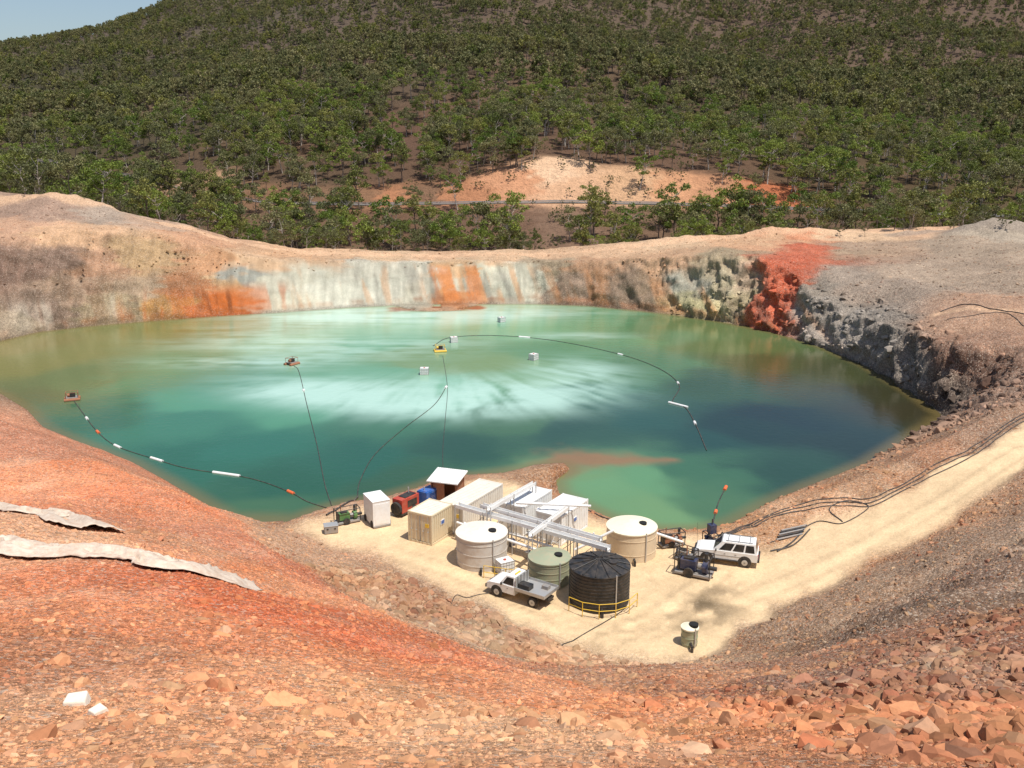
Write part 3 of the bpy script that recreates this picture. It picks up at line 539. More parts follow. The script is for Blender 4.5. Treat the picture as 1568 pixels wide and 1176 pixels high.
for (p,q) in [((700,800,3.2),(830,845,3.2)),((776,815,3.0),(846,838,3.0)),((790,770,4.6),(905,775,4.6)),((930,838,3.9),(936,858,3.0)),((880,842,2.6),(940,812,4.2)),((1000,815,3.2),(1045,830,2.2)),((700,842,2.4),(712,800,4.1))]:
    b.cyl(Zp(*p),Zp(*q),.11,.11,white,10)
for k in range(9):
    p=Zp(700+k*26,800+k*8,1.6);q=Zp(705+k*26,812+k*8,1.6+1.2*((k*7)%3)/2);b.cyl((p[0],p[1],1.5),(p[0],p[1],q[2]+1.4),.06,.06,galv if k%2 else white,8);b.box((q[0],q[1],1.9),(.5,.4,.6),[navy,grey,ltgreen][k%3],.5)
b.make('plant_pipework')
def ibc(name,loc,rz=0,s=1.0):
    b=MB();b.box((0,0,.62*s),(1.1*s,.95*s,.95*s),white);b.box((0,0,.07*s),(1.15*s,1.0*s,.12*s),grey);b.cyl((0,0,1.09*s),(0,0,1.16*s),.12*s,.12*s,red,12)
    for i in range(6):
        x=-.56*s+i*1.12*s/5
        for sy in(-1,1): b.cyl((x,sy*.49*s,.12*s),(x,sy*.49*s,1.12*s),.012,.012,galv,4)
    for i in range(5):
        y=-.49*s+i*.98*s/4
        for sx in(-1,1): b.cyl((sx*.57*s,y,.12*s),(sx*.57*s,y,1.12*s),.012,.012,galv,4)
    for zz in(.3,.6,.9,1.12):
        for sy in(-1,1): b.cyl((-.57*s,sy*.5*s,zz*s),(.57*s,sy*.5*s,zz*s),.012,.012,galv,4)
        for sx in(-1,1): b.cyl((sx*.58*s,-.49*s,zz*s),(sx*.58*s,.49*s,zz*s),.012,.012,galv,4)
    return b.make(name,loc,rz)
ibc('intermediate_bulk_container',at(773,878),.5)
for i,(px,py,s) in enumerate([(650,573,1.05),(695,524,1.0),(768,493,1.0),(817,551,1.05)]):
    p=Zp(px,py);ibc('floating_container',(p[0],p[1],-.2),.3*i,s)
b=MB();b.box((0,0,1.25),(2.3,1.5,2.1),white);b.box((0,0,.12),(2.4,1.5,.16),grey);b.box((0,0,2.33),(2.36,1.56,.06),white)
b.box((-1.155,0,1.2),(.03,1.2,1.8),white);b.box((.3,-.765,1.3),(.8,.03,1.5),navy);b.box((-.6,-.765,1.5),(.7,.03,.6),galv)
for i in range(7): b.box((.3,-.785,.75+i*.18),(.7,.02,.05),galv)
for sx in(-.8,.8): b.cyl((sx,-.8,.3),(sx,-.6,.3),.3,.3,tyre,16);b.cyl((sx,.6,.3),(sx,.8,.3),.3,.3,tyre,16)
b.make('generator_cabin',at(578,800),math.radians(118),.02)
def pump(name,loc,rz,body,s=1.0,tall=False):
    b=MB();b.box((0,0,.18*s),(2.2*s,1.0*s,.14*s),grey)
    for x in(-1.05,1.05):
        for y in(-.48,.48): b.cyl((x*s,y*s,.2*s),(x*s,y*s,1.35*s),.04,.04,blk,6)
    for y in(-.48,.48):b.cyl((-1.05*s,y*s,1.35*s),(1.05*s,y*s,1.35*s),.04,.04,blk,6)
    for x in(-1.05,1.05):b.cyl((x*s,-.48*s,1.35*s),(x*s,.48*s,1.35*s),.04,.04,blk,6)
    b.box((-.3*s,0,.68*s),(.95*s,.6*s,.6*s),body);b.box((-.3*s,0,1.03*s),(.6*s,.4*s,.14*s),blk)
    b.box((-.86*s,0,.7*s),(.12*s,.7*s,.75*s),blk);b.cyl((.25*s,0,.62*s),(.55*s,0,.62*s),.2*s,.2*s,grey,16);b.cyl((.55*s,0,.62*s),(.85*s,0,.62*s),.38*s,.38*s,body,20)
    b.cyl((.85*s,0,.62*s),(1.35*s,0,.62*s),.13*s,.13*s,blk,12);b.cyl((.7*s,0,.9*s),(.7*s,0,1.5*s),.12*s,.12*s,blk,12);b.cyl((-.5*s,.15*s,1.0*s),(-.5*s,.15*s,1.7*s),.04*s,.04*s,rust,8)
    for y in(-.5,.5): b.cyl((-.2*s,y*s-.08,.3*s),(-.2*s,y*s+.08,.3*s),.3*s,.3*s,tyre,16)
    if tall:
        b.box((.2*s,0,1.9*s),(.7*s,.7*s,.9*s),body);b.cyl((.2*s,0,2.3*s),(.2*s,0,2.9*s),.05,.05,blk,6)
    return b.make(name,loc,rz,.015)
pump('diesel_pump',at(532,800),.5,ltgreen,.95);pump('diesel_pump',at(1062,880),-.45,navy,1.25);pump('diesel_pump',at(1028,835),.3,rust,.9);pump('dewatering_pump',at(1090,838),1.9,navy,.8,True);pump('diesel_pump',at(1050,858),-.7,grey,.8)
b=MB();b.box((0,0,.35),(1.1,.8,.6),grey);b.box((0,0,.68),(1.16,.86,.06),galv);b.box((.3,-.42,.45),(.15,.04,.12),blk);b.box((-.3,-.42,.45),(.15,.04,.12),blk);b.make('steel_toolbox',at(507,815),.3,.02)
b=MB();b.box((0,0,.95),(2.2,1.1,1.2),red);b.box((0,0,.28),(2.4,1.15,.14),blk);b.cyl((-1.15,0,.75),(-1.35,0,.75),.6,.55,tyre,20);b.box((.2,-.56,1.0),(1.2,.03,.6),blk);b.box((.2,0,1.58),(1.4,.8,.06),blk);b.cyl((.6,.2,1.6),(.6,.2,2.1),.06,.06,galv,8)
for sy in(-.6,.6): b.cyl((.4,sy-.1,.35),(.4,sy+.1,.35),.35,.35,tyre,16)
b.make('red_air_compressor',at(622,785),math.radians(55),.03)
b=MB();b.box((0,0,.85),(1.7,1.1,1.3),blue);b.box((0,0,.12),(1.8,1.15,.15),blk);b.box((0,0,1.53),(1.5,.9,.06),blue)
for i in range(6): b.box((.1,-.565,.5+i*.15),(1.1,.03,.06),navy)
b.cyl((-.5,0,1.55),(-.5,0,1.9),.06,.06,galv,8);b.make('blue_generator',at(656,773),math.radians(55),.03)
b=MB()
for sx in(-1,1):
    for sy in(-1,1): b.box((sx*1.15,sy*.95,1.15),(.1,.1,2.3),rust)
b.box((0,.92,1.15),(2.2,.05,2.2),rust);b.box((-1.14,0,1.15),(.05,1.8,2.2),rust);b.box((1.14,0,1.15),(.05,1.8,2.2),rust);b.box((-.5,-.9,1.1),(1.1,.05,2.1),rust);b.box((.1,0,.05),(2.2,1.8,.08),grey)
b.hexa([(-1.45,-1.35,2.2),(1.45,-1.35,2.2),(1.45,1.25,2.55),(-1.45,1.25,2.55)],[(-1.45,-1.35,2.28),(1.45,-1.35,2.28),(1.45,1.25,2.63),(-1.45,1.25,2.63)],white)
for i in range(14): x=-1.35+i*.207;b.hexa([(x-.03,-1.35,2.28),(x+.03,-1.35,2.28),(x+.03,1.25,2.63),(x-.03,1.25,2.63)],[(x-.03,-1.35,2.31),(x+.03,-1.35,2.31),(x+.03,1.25,2.66),(x-.03,1.25,2.66)],white)
b.make('corrugated_iron_shed',at(686,768),math.radians(-18))
def wheel(b,x,y,r=.39,w=.26):
    b.cyl((x,y-w/2,r),(x,y+w/2,r),r,r,tyre,24);s=1 if y>0 else -1;b.cyl((x,y+s*w*.5,r),(x,y+s*(w*.5+.01),r),r*.58,r*.55,galv,16);b.cyl((x,y+s*w*.5,r),(x,y+s*(w*.5+.03),r),r*.2,r*.18,grey,10)
def quad(b,p,m,th=.012):
    b.add(p,[(0,1,2,3)],m)
def cabin(b,x0,x1,xt0,xt1,z0,z1,w0,w1,m,pill):
    bt=[(x0,-w0,z0),(x1,-w0,z0),(x1,w0,z0),(x0,w0,z0)];tp=[(xt0,-w1,z1),(xt1,-w1,z1),(xt1,w1,z1),(xt0,w1,z1)];b.hexa(bt,tp,m)
    def L(a,c,f): return tuple(a[i]*(1-f)+c[i]*f for i in range(3))
    for sy in(-1,1):
        e=.012*sy;A=(x0,sy*w0,z0);B=(x1,sy*w0,z0);C=(xt1,sy*w1,z1);D=(xt0,sy*w1,z1)
        for f0,f1 in pill:
            p=[L(L(A,B,f0),L(D,C,f0),.12),L(L(A,B,f1),L(D,C,f1),.12),L(L(A,B,f1),L(D,C,f1),.86),L(L(A,B,f0),L(D,C,f0),.86)]
            p=[(q[0],q[1]+e,q[2]) for q in p]
            if sy>0:p=p[::-1]
            quad(b,p,glass)
    for X0,XT,s in((x1,xt1,1),(x0,xt0,-1)):
        A=(X0,-w0,z0);B=(X0,w0,z0);C=(XT,w1,z1);D=(XT,-w1,z1);p=[L(L(A,B,.07),L(D,C,.07),.1),L(L(A,B,.93),L(D,C,.93),.1),L(L(A,B,.93),L(D,C,.93),.88),L(L(A,B,.07),L(D,C,.07),.88)]
        p=[(q[0]+.014*s,q[1],q[2]+.01) for q in p]
        if s<0:p=p[::-1]
        quad(b,p,glass)
def arch(b,x,r,w):
    for sy in(-1,1): b.cyl((x,sy*(w-.02),.42),(x,sy*(w+.012),.42),r,r,blk,24)
b=MB()
prof=[(-2.3,.5),(-2.34,1.0),(-2.28,1.12),(.75,1.14),(2.0,1.04),(2.28,.92),(2.32,.5)]
b.prism(prof,-.92,.92,white);cabin(b,-2.26,1.0,-2.1,.3,1.12,1.84,.88,.74,white,[(.05,.27),(.31,.56),(.60,.88)])
for x in(-1.4,1.4): arch(b,x,.5,.92);wheel(b,x,.82);wheel(b,x,-.82)
b.box((2.36,0,.62),(.2,1.8,.24),blk);b.box((-2.38,0,.6),(.16,1.75,.2),blk);b.box((2.33,0,.86),(.05,1.1,.16),blk)
for sy in(-1,1):
    b.box((2.3,sy*.72,.86),(.08,.26,.16),galv);b.box((-2.34,sy*.8,.95),(.05,.14,.3),red);b.box((.75,sy*1.0,1.2),(.1,.16,.15),blk);b.box((-.1,sy*.925,.78),(2.0,.02,.05),grey);b.box((0,sy*.95,.46),(1.9,.14,.06),blk)
    b.box((-.9,sy*.62,1.9),(2.0,.04,.04),blk);b.box((.1,sy*.93,.93),(.14,.02,.03),blk);b.box((-.7,sy*.93,.93),(.14,.02,.03),blk)
for x in(-1.7,-.9,-.1): b.box((x,0,1.91),(.05,1.3,.03),galv)
b.cyl((1.0,-.93,1.0),(.45,-.86,1.9),.04,.04,blk,8);b.cyl((2.3,-.5,.9),(2.35,-.5,2.6),.012,.012,blk,4)
p=at(1112,858);b.make('parked_suv',p,math.atan2(.30,-.95),.03)
b=MB()
prof=[(.1,.5),(.1,1.1),(1.15,1.12),(2.2,1.02),(2.45,.9),(2.48,.5)]
b.prism(prof,-.88,.88,white);cabin(b,.1,1.4,.2,.85,1.1,1.78,.84,.7,white,[(.1,.82)])
b.box((-.9,0,.62),(2.9,.75,.16),blk);b.box((-1.15,0,.98),(2.45,1.95,.08),galv)
for sy in(-1,1): b.box((-1.15,sy*.96,1.1),(2.45,.04,.2),galv);b.box((2.42,sy*.66,.82),(.1,.28,.18),galv);b.box((1.15,sy*.96,1.18),(.1,.16,.15),blk);b.box((.7,sy*.89,.9),(.12,.02,.03),blk)
b.box((-2.36,0,1.1),(.04,1.9,.2),galv);b.box((.03,0,1.4),(.05,1.7,.8),galv)
for y in(-.6,-.2,.2,.6): b.cyl((0.0,y,1.05),(0,y,1.85),.025,.025,blk,6)
b.box((-.5,.35,1.2),(.9,.6,.35),blk);b.box((-1.7,-.4,1.15),(.5,.4,.25),grey);b.box((2.5,0,.62),(.18,1.75,.24),blk);b.box((2.47,0,.84),(.04,.95,.16),blk);b.cyl((.4,.3,1.8),(.4,-.3,1.8),.07,.07,yel,8)
for x in(-1.35,1.6):
    wheel(b,x,.78);wheel(b,x,-.78)
arch(b,1.6,.48,.88);p=at(800,915);b.make('utility_truck',p,math.atan2(.55,-.83),.025)
def fpump(name,px,py,m1,rz):
    b=MB()
    for sy in(-.7,.7): b.cyl((-1.2,sy,.12),(1.2,sy,.12),.28,.28,m1,12)
    b.box((0,0,.45),(1.8,1.5,.1),grey);b.box((.1,0,.85),(.8,.6,.6),blk);b.cyl((-.7,0,.8),(-.2,0,.8),.25,.25,m1,12)
    for x in(-.9,.9):
        for y in(-.7,.7): b.cyl((x,y,.4),(x,y,1.3),.04,.04,m1,6)
    for y in(-.7,.7): b.cyl((-.9,y,1.3),(.9,y,1.3),.04,.04,m1,6)
    b.cyl((-.9,-.7,1.3),(-.9,.7,1.3),.04,.04,m1,6);b.cyl((.9,-.7,1.3),(.9,.7,1.3),.04,.04,m1,6)
    p=Zp(px,py);o=b.make(name,(p[0],p[1],0),rz);o.scale=(.8,.8,.8)
fpump('floating_pump',111,612,rust,.4);fpump('floating_pump',447,558,rust,1.0);fpump('floating_pump',674,538,yel,.2)
def cat(P_,k=8):
    P_=[np.array(p,float) for p in P_];Q=[P_[0]*2-P_[1]]+P_+[P_[-1]*2-P_[-2]];out=[]
    for i in range(1,len(Q)-2):
        for j in range(k):
            t=j/k;out.append(.5*((2*Q[i])+(-Q[i-1]+Q[i+1])*t+(2*Q[i-1]-5*Q[i]+4*Q[i+1]-Q[i+2])*t*t+(-Q[i-1]+3*Q[i]-3*Q[i+1]+Q[i+2])*t**3))
    out.append(Q[-2]);return out
def whose(name,pl_,r=.075,fl=[]):
    P_=cat([Zp(a,b_,0) for a,b_ in pl_]);P_=[(p[0],p[1],max(gz(p[0],p[1]),0)+.02) for p in P_]
    b=MB();b.tube(P_,r,bhose,6)
    for (px,py,m,ln) in fl:
        q=np.array(Zp(px,py)[:2]);i=int(np.argmin([np.hypot(p[0]-q[0],p[1]-q[1]) for p in P_]));i=min(max(i,1),len(P_)-2)
        d=np.array(P_[i+1])-np.array(P_[i-1]);d/=np.linalg.norm(d);c=np.array(P_[i]);b.cyl(c-d*ln/2,c+d*ln/2,.17,.17,m,10)
    b.make(name)
whose('floating_hose',[(500,778),(470,768),(440,752),(380,732),(290,718),(240,704),(180,684),(150,662),(125,630),(112,612)],.05,[(148,661,orange,1.0),(445,754,orange,1.0),(180,684,white,1.4),(238,704,white,2.0),(353,727,white,3.2),(130,640,white,.9)])
whose('floating_hose',[(508,775),(497,740),(485,680),(470,620),(458,570),(450,560)],.045,[(463,600,white,.8)])
whose('floating_hose',[(547,762),(552,735),(575,695),(620,655),(665,620),(685,590)],.045,[(687,590,white,.9)])
whose('floating_hose',[(679,728),(678,690),(682,640),(685,592),(678,545)],.03)
whose('floating_hose',[(663,530),(690,517),(760,514),(850,522),(950,543),(1010,565),(1040,590),(1030,615),(1050,625),(1066,652),(1082,690)],.06,[(1037,620,white,3.0),(955,543,white,1.0),(1040,588,white,.8),(1066,650,white,1.0),(800,516,white,2)])
whose('floating_hose',[(1092,800),(1100,770),(1112,745)],.05,[(1112,745,orange,1.0),(1096,785,orange,.7)])
def ghose(name,pl_,r=.07,m=bhose,sag=0):
    P_=cat([site(a,b_) for a,b_ in pl_]);P_=[(p[0],p[1],max(gz(p[0],p[1]),0)+r) for p in P_];b=MB();b.tube(P_,r,m,6);b.make(name)
for k,o in enumerate([0,6,-6]):
    ghose('ground_hose',[(1095,822),(1130,812+o*.5),(1200,784+o*.6),(1290,770+o),(1340,768+o),(1400,738+o),(1480,698+o),(1530,664+o),(1568,640+o),(1640,600+o)],.05)
ghose('ground_hose',[(1180,832),(1210,822),(1250,800),(1290,802),(1330,778),(1300,768),(1270,780),(1290,800)],.045)
ghose('ground_hose',[(1180,845),(1215,836),(1240,812)],.06);ghose('ground_hose',[(1190,846),(1215,830),(1235,806)],.06)
ghose('ground_hose',[(860,775),(900,782),(930,795),(1000,815),(1040,822)],.06);ghose('ground_hose',[(500,790),(530,772),(548,762)],.08)
ghose('ground_hose',[(1440,478),(1470,468),(1520,474),(1568,482),(1640,490)],.07);ghose('ground_hose',[(1450,490),(1500,482),(1540,480),(1568,500)],.05)
ghose('ground_hose',[(660,970),(690,930),(720,915),(790,905)],.03);ghose('ground_hose',[(960,930),(940,945),(870,985),(860,990)],.035)
b=MB()
for k in range(5): p=at(1208+k*3,826-k*2,1.8);b.cyl((p[0]-1.2,p[1]-.6+k*.22,p[2]+.12),(p[0]+1.2,p[1]+.5+k*.22,p[2]+.12),.08,.08,blk if k%2 else grey,8)
b.make('pipe_stack')
# ---------- tarps
def tarp(name,pl_,w,seed):
    P_=cat([site(a,b_) for a,b_ in pl_],22);n=len(P_);K=27;vs=[];S=np.array(P_)
    T=np.gradient(S[:,:2],axis=0);T/=np.linalg.norm(T,axis=1,keepdims=True)
    I,J=np.meshgrid(np.arange(n),np.arange(K),indexing='ij')
    wi=w*(.45+1.1*fbm(I/16.,I*0+seed*3.,3,seed));sh=(fbm(I/12.,I*0+5.,3,seed+4)-.5)*1.0
    f=(J/(K-1)-.5)*wi+sh;x=S[I,0]-T[I,1]*f;y=S[I,1]+T[I,0]*f
    fold=1-2*np.abs(fbm(J/5.0+I/22.,I/26.,3,seed+1)-.5);cr=1-2*np.abs(fbm(J/2.4-I/9.,I/6.,3,seed+2)-.5)
    z=Hgt(x,y)+.06+np.maximum(fold-.6,0)*.85*(.25+.75*(1-np.abs(2*J/(K-1)-1)**3))+(cr-.7)*.10
    vs=np.stack([x,y,z],-1).reshape(-1,3).tolist()
    b=MB();b.add(vs,[(i*K+k,i*K+k+1,(i+1)*K+k+1,(i+1)*K+k) for i in range(n-1) for k in range(K-1)],fab,True);o=b.make(name)
    s=o.modifiers.new('s','SOLIDIFY');s.thickness=.015
tarp('geotextile_sheet',[(-60,838),(0,836),(60,850),(140,850),(220,858),(290,874),(360,888)],2.3,3)
tarp('geotextile_sheet',[(-60,770),(0,778),(50,786),(100,792),(138,814)],2.6,8)
def whiterock(px,py,s,rz):
    p=site(px,py);b=MB();v=[(-1,-.8,-.4),(1,-.9,-.4),(.95,.8,-.4),(-.9,.9,-.4)];t=[(-.85,-.7,.5),(.8,-.75,.35),(.75,.6,.6),(-.8,.7,.45)]
    b.hexa([tuple(np.array(q)*s) for q in v],[tuple(np.array(q)*s) for q in t],chalk);b.make('white_stone_block',(p[0],p[1],p[2]+s*.2),rz,s*.12)
whiterock(118,1078,.2,.2);whiterock(150,1092,.13,1.0)
# ---------- road behind with guard rail
b=MB();A=cat([((a[0]*1.004),(a[1]*1.004),0) for a in RA],10);Bq=cat([((a[0]*.999),(a[1]*.999),0) for a in RB],10);n=len(A)
vs=[]
for a,c in zip(A,Bq):
    z=max(gz(a[0],a[1]),gz(c[0],c[1]))+.12;vs+=[(a[0],a[1],z),(c[0],c[1],z),(a[0],a[1],z-.8),(c[0],c[1],z-.8)]
b.add(vs,[(4*i,4*i+4,4*i+5,4*i+1) for i in range(n-1)]+[(4*i+2,4*i+6,4*i+4,4*i) for i in range(n-1)],aspm);b.make('asphalt_road')
b=MB();V=[(vs[4*i][0]*.999,vs[4*i][1]*.999,vs[4*i][2]) for i in range(n)]
for a,c in zip(V[:-1],V[1:]):
    b.hexa([(a[0],a[1],a[2]+.45),(c[0],c[1],c[2]+.45),(c[0],c[1]+.06,c[2]+.45),(a[0],a[1]+.06,a[2]+.45)],[(a[0],a[1],a[2]+.78),(c[0],c[1],c[2]+.78),(c[0],c[1]+.06,c[2]+.78),(a[0],a[1]+.06,a[2]+.78)],galv)
    b.box((a[0],a[1]+.12,a[2]+.35),(.12,.12,.8),galv)
b.make('guard_rail')
# ---------- trees
def leafmat(name,c1,c2):
    m,nt,b=newmat(name);oi=nd(nt,'ShaderNodeObjectInfo');g=nd(nt,'ShaderNodeNewGeometry');L=nt.links.new
    c=mixc(nt,oi.outputs['Random'],c1,c2);k=mr(nt,g.outputs['Random Per Island'],0,1,.5,1.6);cm=nd(nt,'ShaderNodeCombineColor')
    for i in range(3):L(k,cm.inputs[i])
    c=mixc(nt,1.0,c,cm.outputs[0],'MULTIPLY');L(c,b.inputs['Base Color']);b.inputs['Roughness'].default_value=.55;b.inputs['Specular IOR Level'].default_value=.3
    tr=nd(nt,'ShaderNodeBsdfTranslucent');L(c,tr.inputs['Color']);mx=nd(nt,'ShaderNodeMixShader',inp={0:.3});L(b.outputs[0],mx.inputs[1]);L(tr.outputs[0],mx.inputs[2]);L(mx.outputs[0],nt.nodes['Material Output'].inputs[0]);return m
LM=[leafmat('eucalypt_leaves',(.10,.125,.028),(.23,.22,.058)),leafmat('eucalypt_leaves_grey',(.12,.13,.052),(.22,.205,.085)),leafmat('eucalypt_leaves_bright',(.105,.155,.024),(.23,.265,.05)),leafmat('eucalypt_leaves_distant',(.12,.13,.048),(.225,.20,.085))]
bark=pmat('eucalypt_bark',(.13,.095,.075),.9,0,.6,(.36,.30,.25));bark2=pmat('pale_bark',(.46,.40,.34),.9,0,.6,(.16,.12,.09))
def tree_mesh(name,seed,h,ncl,npc,leaf,lm,bk,spread=.26,low=.42,flat=.7,cr=.08):
    r=random.Random(seed);g=np.random.default_rng(seed);b=MB()
    tb=[Vector((0,0,-.6))];lean=Vector((r.uniform(-.14,.14),r.uniform(-.14,.14),1))
    for i in range(1,6): tb.append(Vector((lean.x*h*.7*i/5+r.uniform(-.2,.2),lean.y*h*.7*i/5+r.uniform(-.2,.2),h*.72*i/5)))
    rr=h*.017
    for i in range(5): b.cyl(tb[i],tb[i+1],rr*(1-.16*i),rr*(1-.16*(i+1)),bk,7,False)
    cen=[]
    for k in range(ncl):
        f=r.uniform(low,.98);i=min(4,int(f*5));st=tb[i].lerp(tb[i+1],f*5-i);a=k*2.4+r.uniform(-.5,.5);rad=h*spread*r.uniform(.35,1.0)*(1.15-.5*abs(f-.65))
        en=st+Vector((math.cos(a)*rad,math.sin(a)*rad,h*r.uniform(.10,.26)));mid=st.lerp(en,.5)+Vector((0,0,-h*.02))
        b.cyl(st,mid,rr*.38,rr*.26,bk,5,False);b.cyl(mid,en,rr*.26,rr*.08,bk,5,False);cen.append((en,r.uniform(.5,1.3)))
    cen.append((tb[-1]+Vector((0,0,h*.2)),.9));cen.append((tb[-1]+Vector((0,0,h*.08)),1.0))
    V=[];
    for c,s in cen:
        n=int(npc*s*s);R0=h*cr*s;p=g.normal(size=(n,3));p/=np.linalg.norm(p,axis=1,keepdims=True);p*=(g.uniform(.1,1,(n,1))**.5)*R0*np.array([1.3,1.3,flat]);p[:,2]-=.25*R0*((p[:,0]**2+p[:,1]**2)/(R0*R0));p+=np.array(c[:])
        u=g.normal(size=(n,3));u/=np.linalg.norm(u,axis=1,keepdims=True);w=np.cross(u,g.normal(size=(n,3)));w/=np.linalg.norm(w,axis=1,keepdims=True)
        L=leaf*g.uniform(.6,1.3,(n,1));q=np.stack([p-u*L*.5,p+w*L*.28,p+u*L*.5,p-w*L*.28],1);V.append(q.reshape(-1,3))
    V=np.concatenate(V);nq=len(V)//4;b.add(V.tolist(),[(4*i,4*i+1,4*i+2,4*i+3) for i in range(nq)],lm)
    o=b.make(name);me=o.data;bpy.data.objects.remove(o);return me
tm=[]
for k in range(6): tm.append(tree_mesh('euc_near_%d'%k,50+k,12,13+k%4,120,.46,LM[k%3],bark if k%2 else bark2,.25+.035*(k%3),.36,.7,.084))
for k in range(5): tm.append(tree_mesh('euc_far_%d'%k,80+k,12,9,50,.88,LM[3 if k%2==0 else k%3],bark,.27,.40,.8,.084))
tm.append(tree_mesh('shrub',99,3,8,80,.22,LM[1],bark,.5,.15))
tc=bpy.data.collections.new('tree_kinds')
for i,me in enumerate(tm):
    o=bpy.data.objects.new('t%02d'%i,me);tc.objects.link(o)
def roadd(x,y):
    q=np.array(dens(RA,4))[:,:2]*1.012;d=np.full(x.shape,1e9)
    for p in q: d=np.minimum(d,np.hypot(x-p[0],y-p[1]))
    return d
cutpoly=RB+CT[::-1]
front=[(a[0]*.91,a[1]*.91) for a in RA]+[(a[0],a[1]) for a in RA][::-1]
T=[]
def plant(r0,r1,den,amax):
    A=(r1*r1-r0*r0)*amax;n=int(A*den);r=np.sqrt(rng.uniform(r0*r0,r1*r1,n));a=rng.uniform(-amax,amax,n);return r*np.sin(a),r*np.cos(a)
for r0,r1,de,am_ in((214,238,.040,.66),(238,300,.036,.66),(300,480,.033,.64),(480,900,.0275,.62),(900,1480,.020,.60)):
    x,y=plant(r0,r1,de,am_);k=np.ones(len(x),bool);r=np.hypot(x,y)
    nn=fbm(x/24,y/24,4,400);k&=rng.random(len(x))<((-.2+2.2*nn) if r0<800 else (.1+1.7*nn))
    if r0<480:
        k&=roadd(x,y)>6.5;ic=inpoly(x,y,cutpoly);k&=(~ic)|(rng.random(len(x))<np.where(np.abs(x-25)>26,.4,.04))
        fr=inpoly(x,y,front);k&=(~fr)|((rng.random(len(x))<.3)&(np.abs(x-8)>14))
        k&=~((np.abs(x-6)<13)&(r>232)&(r<262)&(rng.random(len(x))<.85))
    z=Hgt(x,y);k&=r>217
    x,y,z,r=x[k],y[k],z[k],r[k]
    s=rng.uniform(.5,1.18,len(x))*(.95 if r0>214 else .9)
    idx=np.where(r<430,rng.integers(0,6,len(x)),rng.integers(6,11,len(x)))
    sh=(rng.random(len(x))<.15)&(r<430);idx[sh]=11
    T.append(np.stack([x,y,z,s,idx,rng.uniform(0,6.28,len(x))],1))
x,y=plant(203,300,.035,.6);z=Hgt(x,y);k=(roadd(x,y)>4.5)&(rng.random(len(x))<.8)&(z<30)&(np.hypot(x,y)>208);T.append(np.stack([x[k],y[k],z[k],rng.uniform(.4,1.1,k.sum()),np.full(k.sum(),11),rng.uniform(0,6.28,k.sum())],1))
T=np.concatenate(T)
me=bpy.data.meshes.new('eucalyptus_forest');me.vertices.add(len(T));me.vertices.foreach_set('co',T[:,:3].astype(np.float32).ravel())
for nme,ty,dat in(('scl','FLOAT',T[:,3].astype(np.float32)),('idx','INT',T[:,4].astype(np.int32)),):
    a=me.attributes.new(nme,ty,'POINT');a.data.foreach_set('value',dat)
a=me.attributes.new('rot','FLOAT_VECTOR','POINT');rv=np.zeros((len(T),3),np.float32);rv[:,2]=T[:,5];a.data.foreach_set('vector',rv.ravel())
me.update();fo=bpy.data.objects.new('eucalyptus_forest',me);scene.collection.objects.link(fo)
ng=bpy.data.node_groups.new('forest','GeometryNodeTree');ng.interface.new_socket('Geometry',in_out='INPUT',socket_type='NodeSocketGeometry');ng.interface.new_socket('Geometry',in_out='OUTPUT',socket_type='NodeSocketGeometry')
gi=ng.nodes.new('NodeGroupInput');go=ng.nodes.new('NodeGroupOutput');ip=ng.nodes.new('GeometryNodeInstanceOnPoints');ci=ng.nodes.new('GeometryNodeCollectionInfo');ci.inputs['Collection'].default_value=tc;ci.inputs['Separate Children'].default_value=True;ci.inputs['Reset Children'].default_value=True
def na(n_,t):
    q=ng.nodes.new('GeometryNodeInputNamedAttribute');q.data_type=t;q.inputs['Name'].default_value=n_;return [s for s in q.outputs if s.enabled and s.name=='Attribute'][0]
ng.links.new(gi.outputs[0],ip.inputs['Points']);ng.links.new(ci.outputs[0],ip.inputs['Instance']);ip.inputs['Pick Instance'].default_value=True
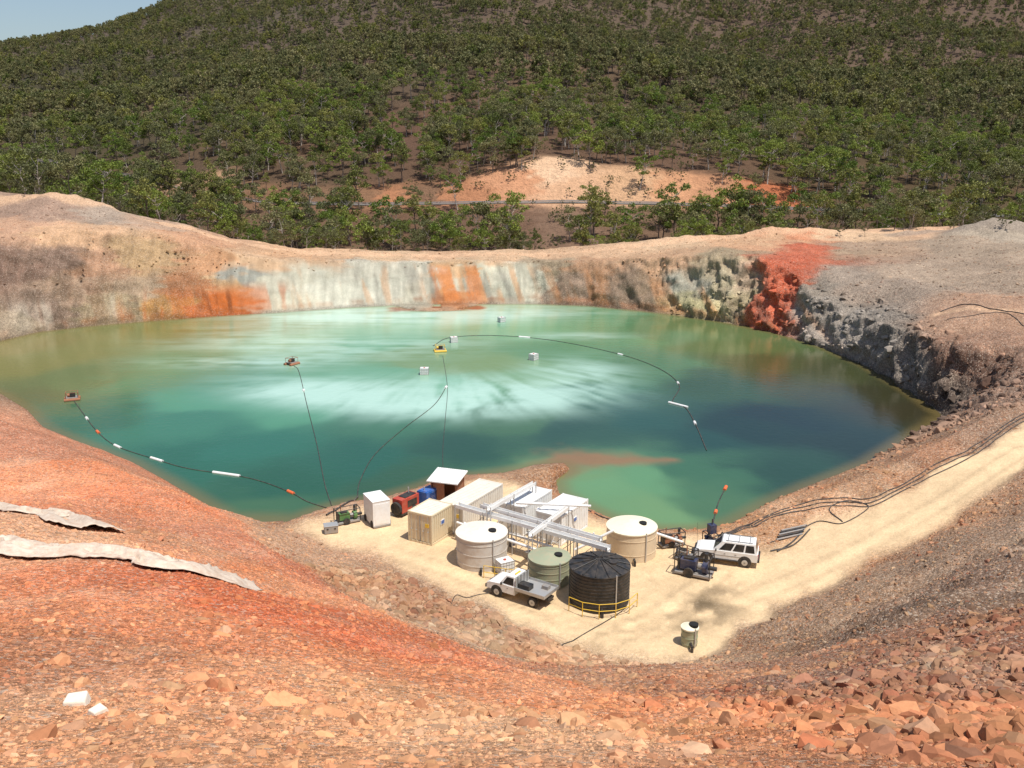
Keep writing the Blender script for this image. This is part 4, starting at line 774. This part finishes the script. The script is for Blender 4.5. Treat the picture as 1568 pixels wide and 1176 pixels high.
ng.links.new(na('idx','INT'),ip.inputs['Instance Index']);ng.links.new(na('rot','FLOAT_VECTOR'),ip.inputs['Rotation']);ng.links.new(na('scl','FLOAT'),ip.inputs['Scale']);ng.links.new(ip.outputs[0],go.inputs[0])
fo.modifiers.new('forest','NODES').node_group=ng
for i,(px,t,s) in enumerate([(775,240,1.25),(745,238,1.05),(900,242,1.05),(1105,245,1.4),(1135,242,1.15),(660,240,1.0),(590,242,1.05),(480,238,1.0),(540,244,1.15),(1010,240,1.0),(1220,240,1.1),(1300,240,1.2),(690,236,.8),(1380,238,1.1),(1480,236,1.2),(350,236,.9),(420,240,1.0),(640,250,.9),(1175,240,1.1),(1340,236,1.0),(1060,238,.9),(960,236,.8)]):
    x=(px-784)/FOC*t;y=t*.985;o=bpy.data.objects.new('eucalyptus_tree',tm[(i*5+2)%6]);scene.collection.objects.link(o);o.location=(x,y,gz(x,y)-.2);o.scale=(s,)*3;o.rotation_euler[2]=i*1.3
# ---------- light, sky, camera
tosun=Vector((.17,-.16,0)).normalized();el=math.radians(67);tosun=Vector((tosun.x*math.cos(el),tosun.y*math.cos(el),math.sin(el)))
sd=bpy.data.lights.new('sun','SUN');sd.energy=5.0;sd.angle=math.radians(.53);sd.color=(1,.955,.88);so=bpy.data.objects.new('sun',sd);scene.collection.objects.link(so);so.rotation_euler=tosun.to_track_quat('Z','Y').to_euler()
w=bpy.data.worlds.new('World');scene.world=w;w.use_nodes=True;nt=w.node_tree;sk=nt.nodes.new('ShaderNodeTexSky');sk.sky_type='NISHITA';sk.sun_disc=False;sk.sun_elevation=el;sk.sun_rotation=math.atan2(tosun.x,tosun.y);sk.dust_density=1.5
nt.links.new(sk.outputs[0],nt.nodes['Background'].inputs[0]);nt.nodes['Background'].inputs[1].default_value=.12
cd=bpy.data.cameras.new('camera');cd.sensor_width=36;cd.lens=36*FOC/1568;cd.clip_end=5000;cd.clip_start=.1;co=bpy.data.objects.new('camera',cd);scene.collection.objects.link(co);co.location=(0,0,EYE);co.rotation_euler=(math.radians(75),0,0);scene.camera=co
scene.view_settings.view_transform='Standard';scene.view_settings.look='None';scene.view_settings.exposure=0
print('verts',NR*NC,'trees',len(T))
